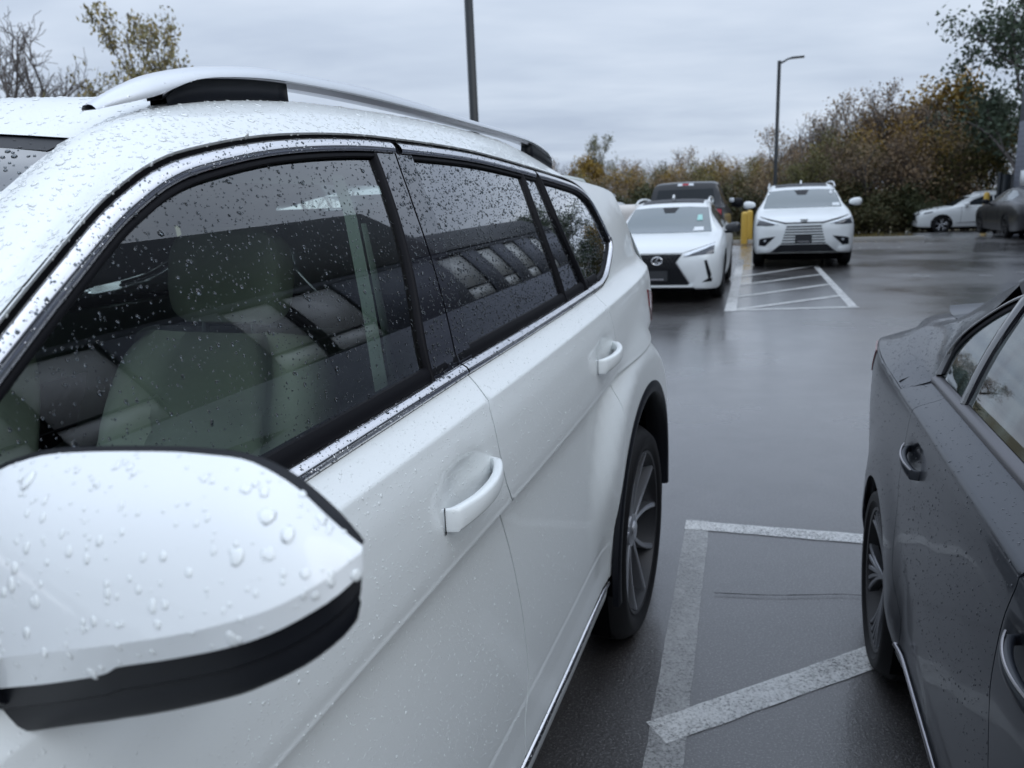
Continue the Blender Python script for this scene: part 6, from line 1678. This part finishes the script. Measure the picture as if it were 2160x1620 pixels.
for u, d, h, k in sorted(((1655, 47, 6.2, 'brown'), (1672, 40.5, 4.2, 'leafy'), (1735, 43, 5.2, 'ochre'), (1790, 42, 5.4, 'leafy'), (1830, 43, 6.2, 'ochre'), (1865, 42, 4.6, 'leafy'), (1905, 41, 5.2, 'ochre'), (1925, 42, 4.8, 'leafy'), (1985, 43, 5.6, 'leafy'), (2035, 43, 5.4, 'ochre'), (1775, 47, 7.0, 'brown2'), (1870, 47, 7.6, 'brown2'), (1690, 45, 7.0, 'bare2'), (1715, 49, 7.2, 'brown'), (1745, 46, 7.3, 'bare'), (1780, 44, 6.6, 'brown'), (1815, 46, 7.8, 'brown'), (1850, 44, 7.8, 'brown'), (1885, 45, 7.4, 'bare2'), (1910, 43, 6.6, 'brown2'), (1935, 46, 7.0, 'brown'),
                (1760, 42, 5.0, 'brown2'), (1700, 42, 4.6, 'brown2'), (1840, 41, 5.2, 'brown2'), (1660, 43, 4.6, 'rust'), (1730, 41, 4.4, 'rust'), (1800, 40, 4.6, 'rust'), (1875, 40, 4.8, 'rust'), (2005, 44, 6.4, 'brown2'), (1960, 41, 5.4, 'rust'), (2060, 46, 6.6, 'brown'))):
    x, y = at(u, d); plant(k, x, y, h, nth('near', k) + LAB[k] + ' of the wood right of the lamp column', GN)
x, y = at(1945, 46); plant('gold', x, y, 8.4, 'golden-leaved tree at the right above the side-on white SUV', wide=1.0)
x, y = at(2015, 45); plant('green', x, y, 7.4, 'dense dark green tree between the golden tree and the tall tree', wide=.75)
x, y = at(2078, 38); plant('green', x, y, 12.8, 'tall loose green tree at the right edge beside the building', wide=1.0, rz=2.0)
x, y = at(2235, 42); plant('green', x, y, 11.0, 'tall green tree behind the building corner', wide=.9, rz=.4)
# undergrowth at the foot of the wood
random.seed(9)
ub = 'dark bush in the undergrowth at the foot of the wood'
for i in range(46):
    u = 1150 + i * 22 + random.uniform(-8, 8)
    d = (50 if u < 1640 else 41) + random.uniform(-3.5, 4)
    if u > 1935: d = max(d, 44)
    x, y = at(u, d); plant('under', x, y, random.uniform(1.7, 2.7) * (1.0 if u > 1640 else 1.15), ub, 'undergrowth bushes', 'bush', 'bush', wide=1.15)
# grass along the kerb
def grass(n):
    V = []; F = []
    for i in range(n):
        q = rng.uniform(-14, 4.4); p = 26.5 + abs(rng.normal(0, 1.6)); x, y = pq(p, q); z = ground_z(x, y) - .05; h = rng.uniform(.10, .30); a = rng.random() * 6.28; w = .018
        dx, dy = math.cos(a) * w, math.sin(a) * w; lx, ly = rng.normal(0, .07, 2); b = len(V)
        V += [(x - dx, y - dy, z), (x + dx, y + dy, z), (x + lx, y + ly, z + h)]; F.append((b, b + 1, b + 2))
    return V, F
V, F = grass(9000)
gm = leaf_mat('verge_grass', [(.05, .06, .02), (.11, .10, .03), (.20, .14, .045)])
go = obj('grass', V, F, gm, None, smooth=False); tag(go, 'rough yellowing grass along the kerb', 'grass', kind='stuff')
# fallen leaves by the posts
V = []; F = []
for i in range(900):
    q = rng.normal(-1.0, 2.2); p = 26.1 - abs(rng.normal(0, .35)); x, y = pq(p, q); a = rng.random() * 6.28; s = .05; b = len(V)
    V += [(x + s * math.cos(a), y + s * math.sin(a), .012), (x - s * math.sin(a) * .6, y + s * math.cos(a) * .6, .02), (x - s * math.cos(a), y - s * math.sin(a), .012), (x + s * math.sin(a) * .6, y - s * math.cos(a) * .6, .016)]; F.append((b, b + 1, b + 2, b + 3))
fo_ = obj('fallen_leaves', V, F, MT['leaf_brown'], None, smooth=False); tag(fo_, 'fallen brown leaves against the kerb by the yellow posts', 'leaves', kind='stuff')

# ------------------------------------------------------------------ rain beads standing on the white SUV
rg = np.random.default_rng(5)
scatter_drops('raindrops', SURF['fglass'], 3200, .00078, .50, fd, rg=rg, m=MT['bead_glass'], rmax=.0038, keep=lambda x, y, z: y > .36)
scatter_drops('raindrops', SURF['rglass'], 4600, .00095, .42, rd, rg=rg, m=MT['bead_glass'], rmax=.0034)
scatter_drops('raindrops', SURF['cglass'], 800, .0012, .40, rd, rg=rg, m=MT['bead_glass'], rmax=.0032)
scatter_drops('raindrops', SURF['qglass'], 1500, .0012, .40, suv, rg=rg, m=MT['bead_glass'], rmax=.0034)
scatter_drops('raindrops', SURF['bpil1'], 420, .0012, .45, fd, rg=rg, m=MT['bead_glass'], rmax=.0032, keep=lambda x, y, z: x > .7)
scatter_drops('raindrops', SURF['bpil2'], 420, .0012, .45, rd, rg=rg, m=MT['bead_glass'], rmax=.0032)
scatter_drops('raindrops', SURF['chrome_0.2'], 620, .0009, .40, fd, rg=rg, m=MT['bead_glass'], rmax=.0026, keep=lambda x, y, z: y > .36)
scatter_drops('raindrops', SURF['chrome_1.3'], 420, .0009, .40, rd, rg=rg, m=MT['bead_glass'], rmax=.0026)
scatter_drops('raindrops', SURF['belt_0.1'], 420, .0008, .40, fd, rg=rg, m=MT['bead_glass'], rmax=.0026, keep=lambda x, y, z: y > .6)
scatter_drops('raindrops', SURF['belt_1.2'], 420, .0008, .40, rd, rg=rg, m=MT['bead_glass'], rmax=.0026)
scatter_drops('raindrops', SURF['roofside'], 3600, .0016, .42, suv, rg=rg, rmax=.0050, keep=lambda x, y, z: .45 < y < 2.2, flat=.30)
scatter_drops('raindrops', SURF['roofc'], 1200, .0018, .45, suv, rg=rg, rmax=.0055, keep=lambda x, y, z: y < 1.6 and x > 0, flat=.30)
scatter_drops('raindrops', SURF['windscreen'], 260, .0020, .45, suv, rg=rg, m=MT['bead_glass'], rmax=.0050, keep=lambda x, y, z: x > .45 and z > 1.45)
scatter_drops('raindrops', SURF['mircap'], 300, .0013, .60, mr, rg=rg, rmax=.0052, flat=.22, stretch=1.6, seg=10)
scatter_drops('raindrops', SURF['miredge'], 40, .0016, .50, mr, rg=rg, rmax=.0036, flat=.22, stretch=1.6, seg=10)
scatter_drops('raindrops', SURF['fdoor'], 5200, .0008, .38, fd, rg=rg, rmax=.0026, keep=lambda x, y, z: y > .5, flat=.35)
scatter_drops('raindrops', SURF['rdoor'], 3600, .0009, .38, rd, rg=rg, rmax=.0026, keep=lambda x, y, z: z > .55, flat=.35)
scatter_drops('raindrops', SURF['rail'], 350, .0014, .40, suv, rg=rg, rmax=.0030, keep=lambda x, y, z: x > .62)

# and on the sedan's near flank
def flip(sf): return (sf[0] * np.array([-1, 1, 1]), [f[::-1] for f in sf[1]])
for k_, n_, kp in (('s_rdoor', 1500, lambda x, y, z: z > .5), ('s_quarter', 700, lambda x, y, z: z > .5), ('s_deck', 1300, None)):
    sf = flip(SURF[k_]) if k_ != 's_deck' else (SURF[k_][0] * np.array([-1, 1, 1]), [f[::-1] for f in SURF[k_][1]])
    scatter_drops('raindrops', sf, n_, .0011, .40, sed, rg=rg, rmax=.0028, keep=kp, flat=.35, m=MT['bead_grey'])
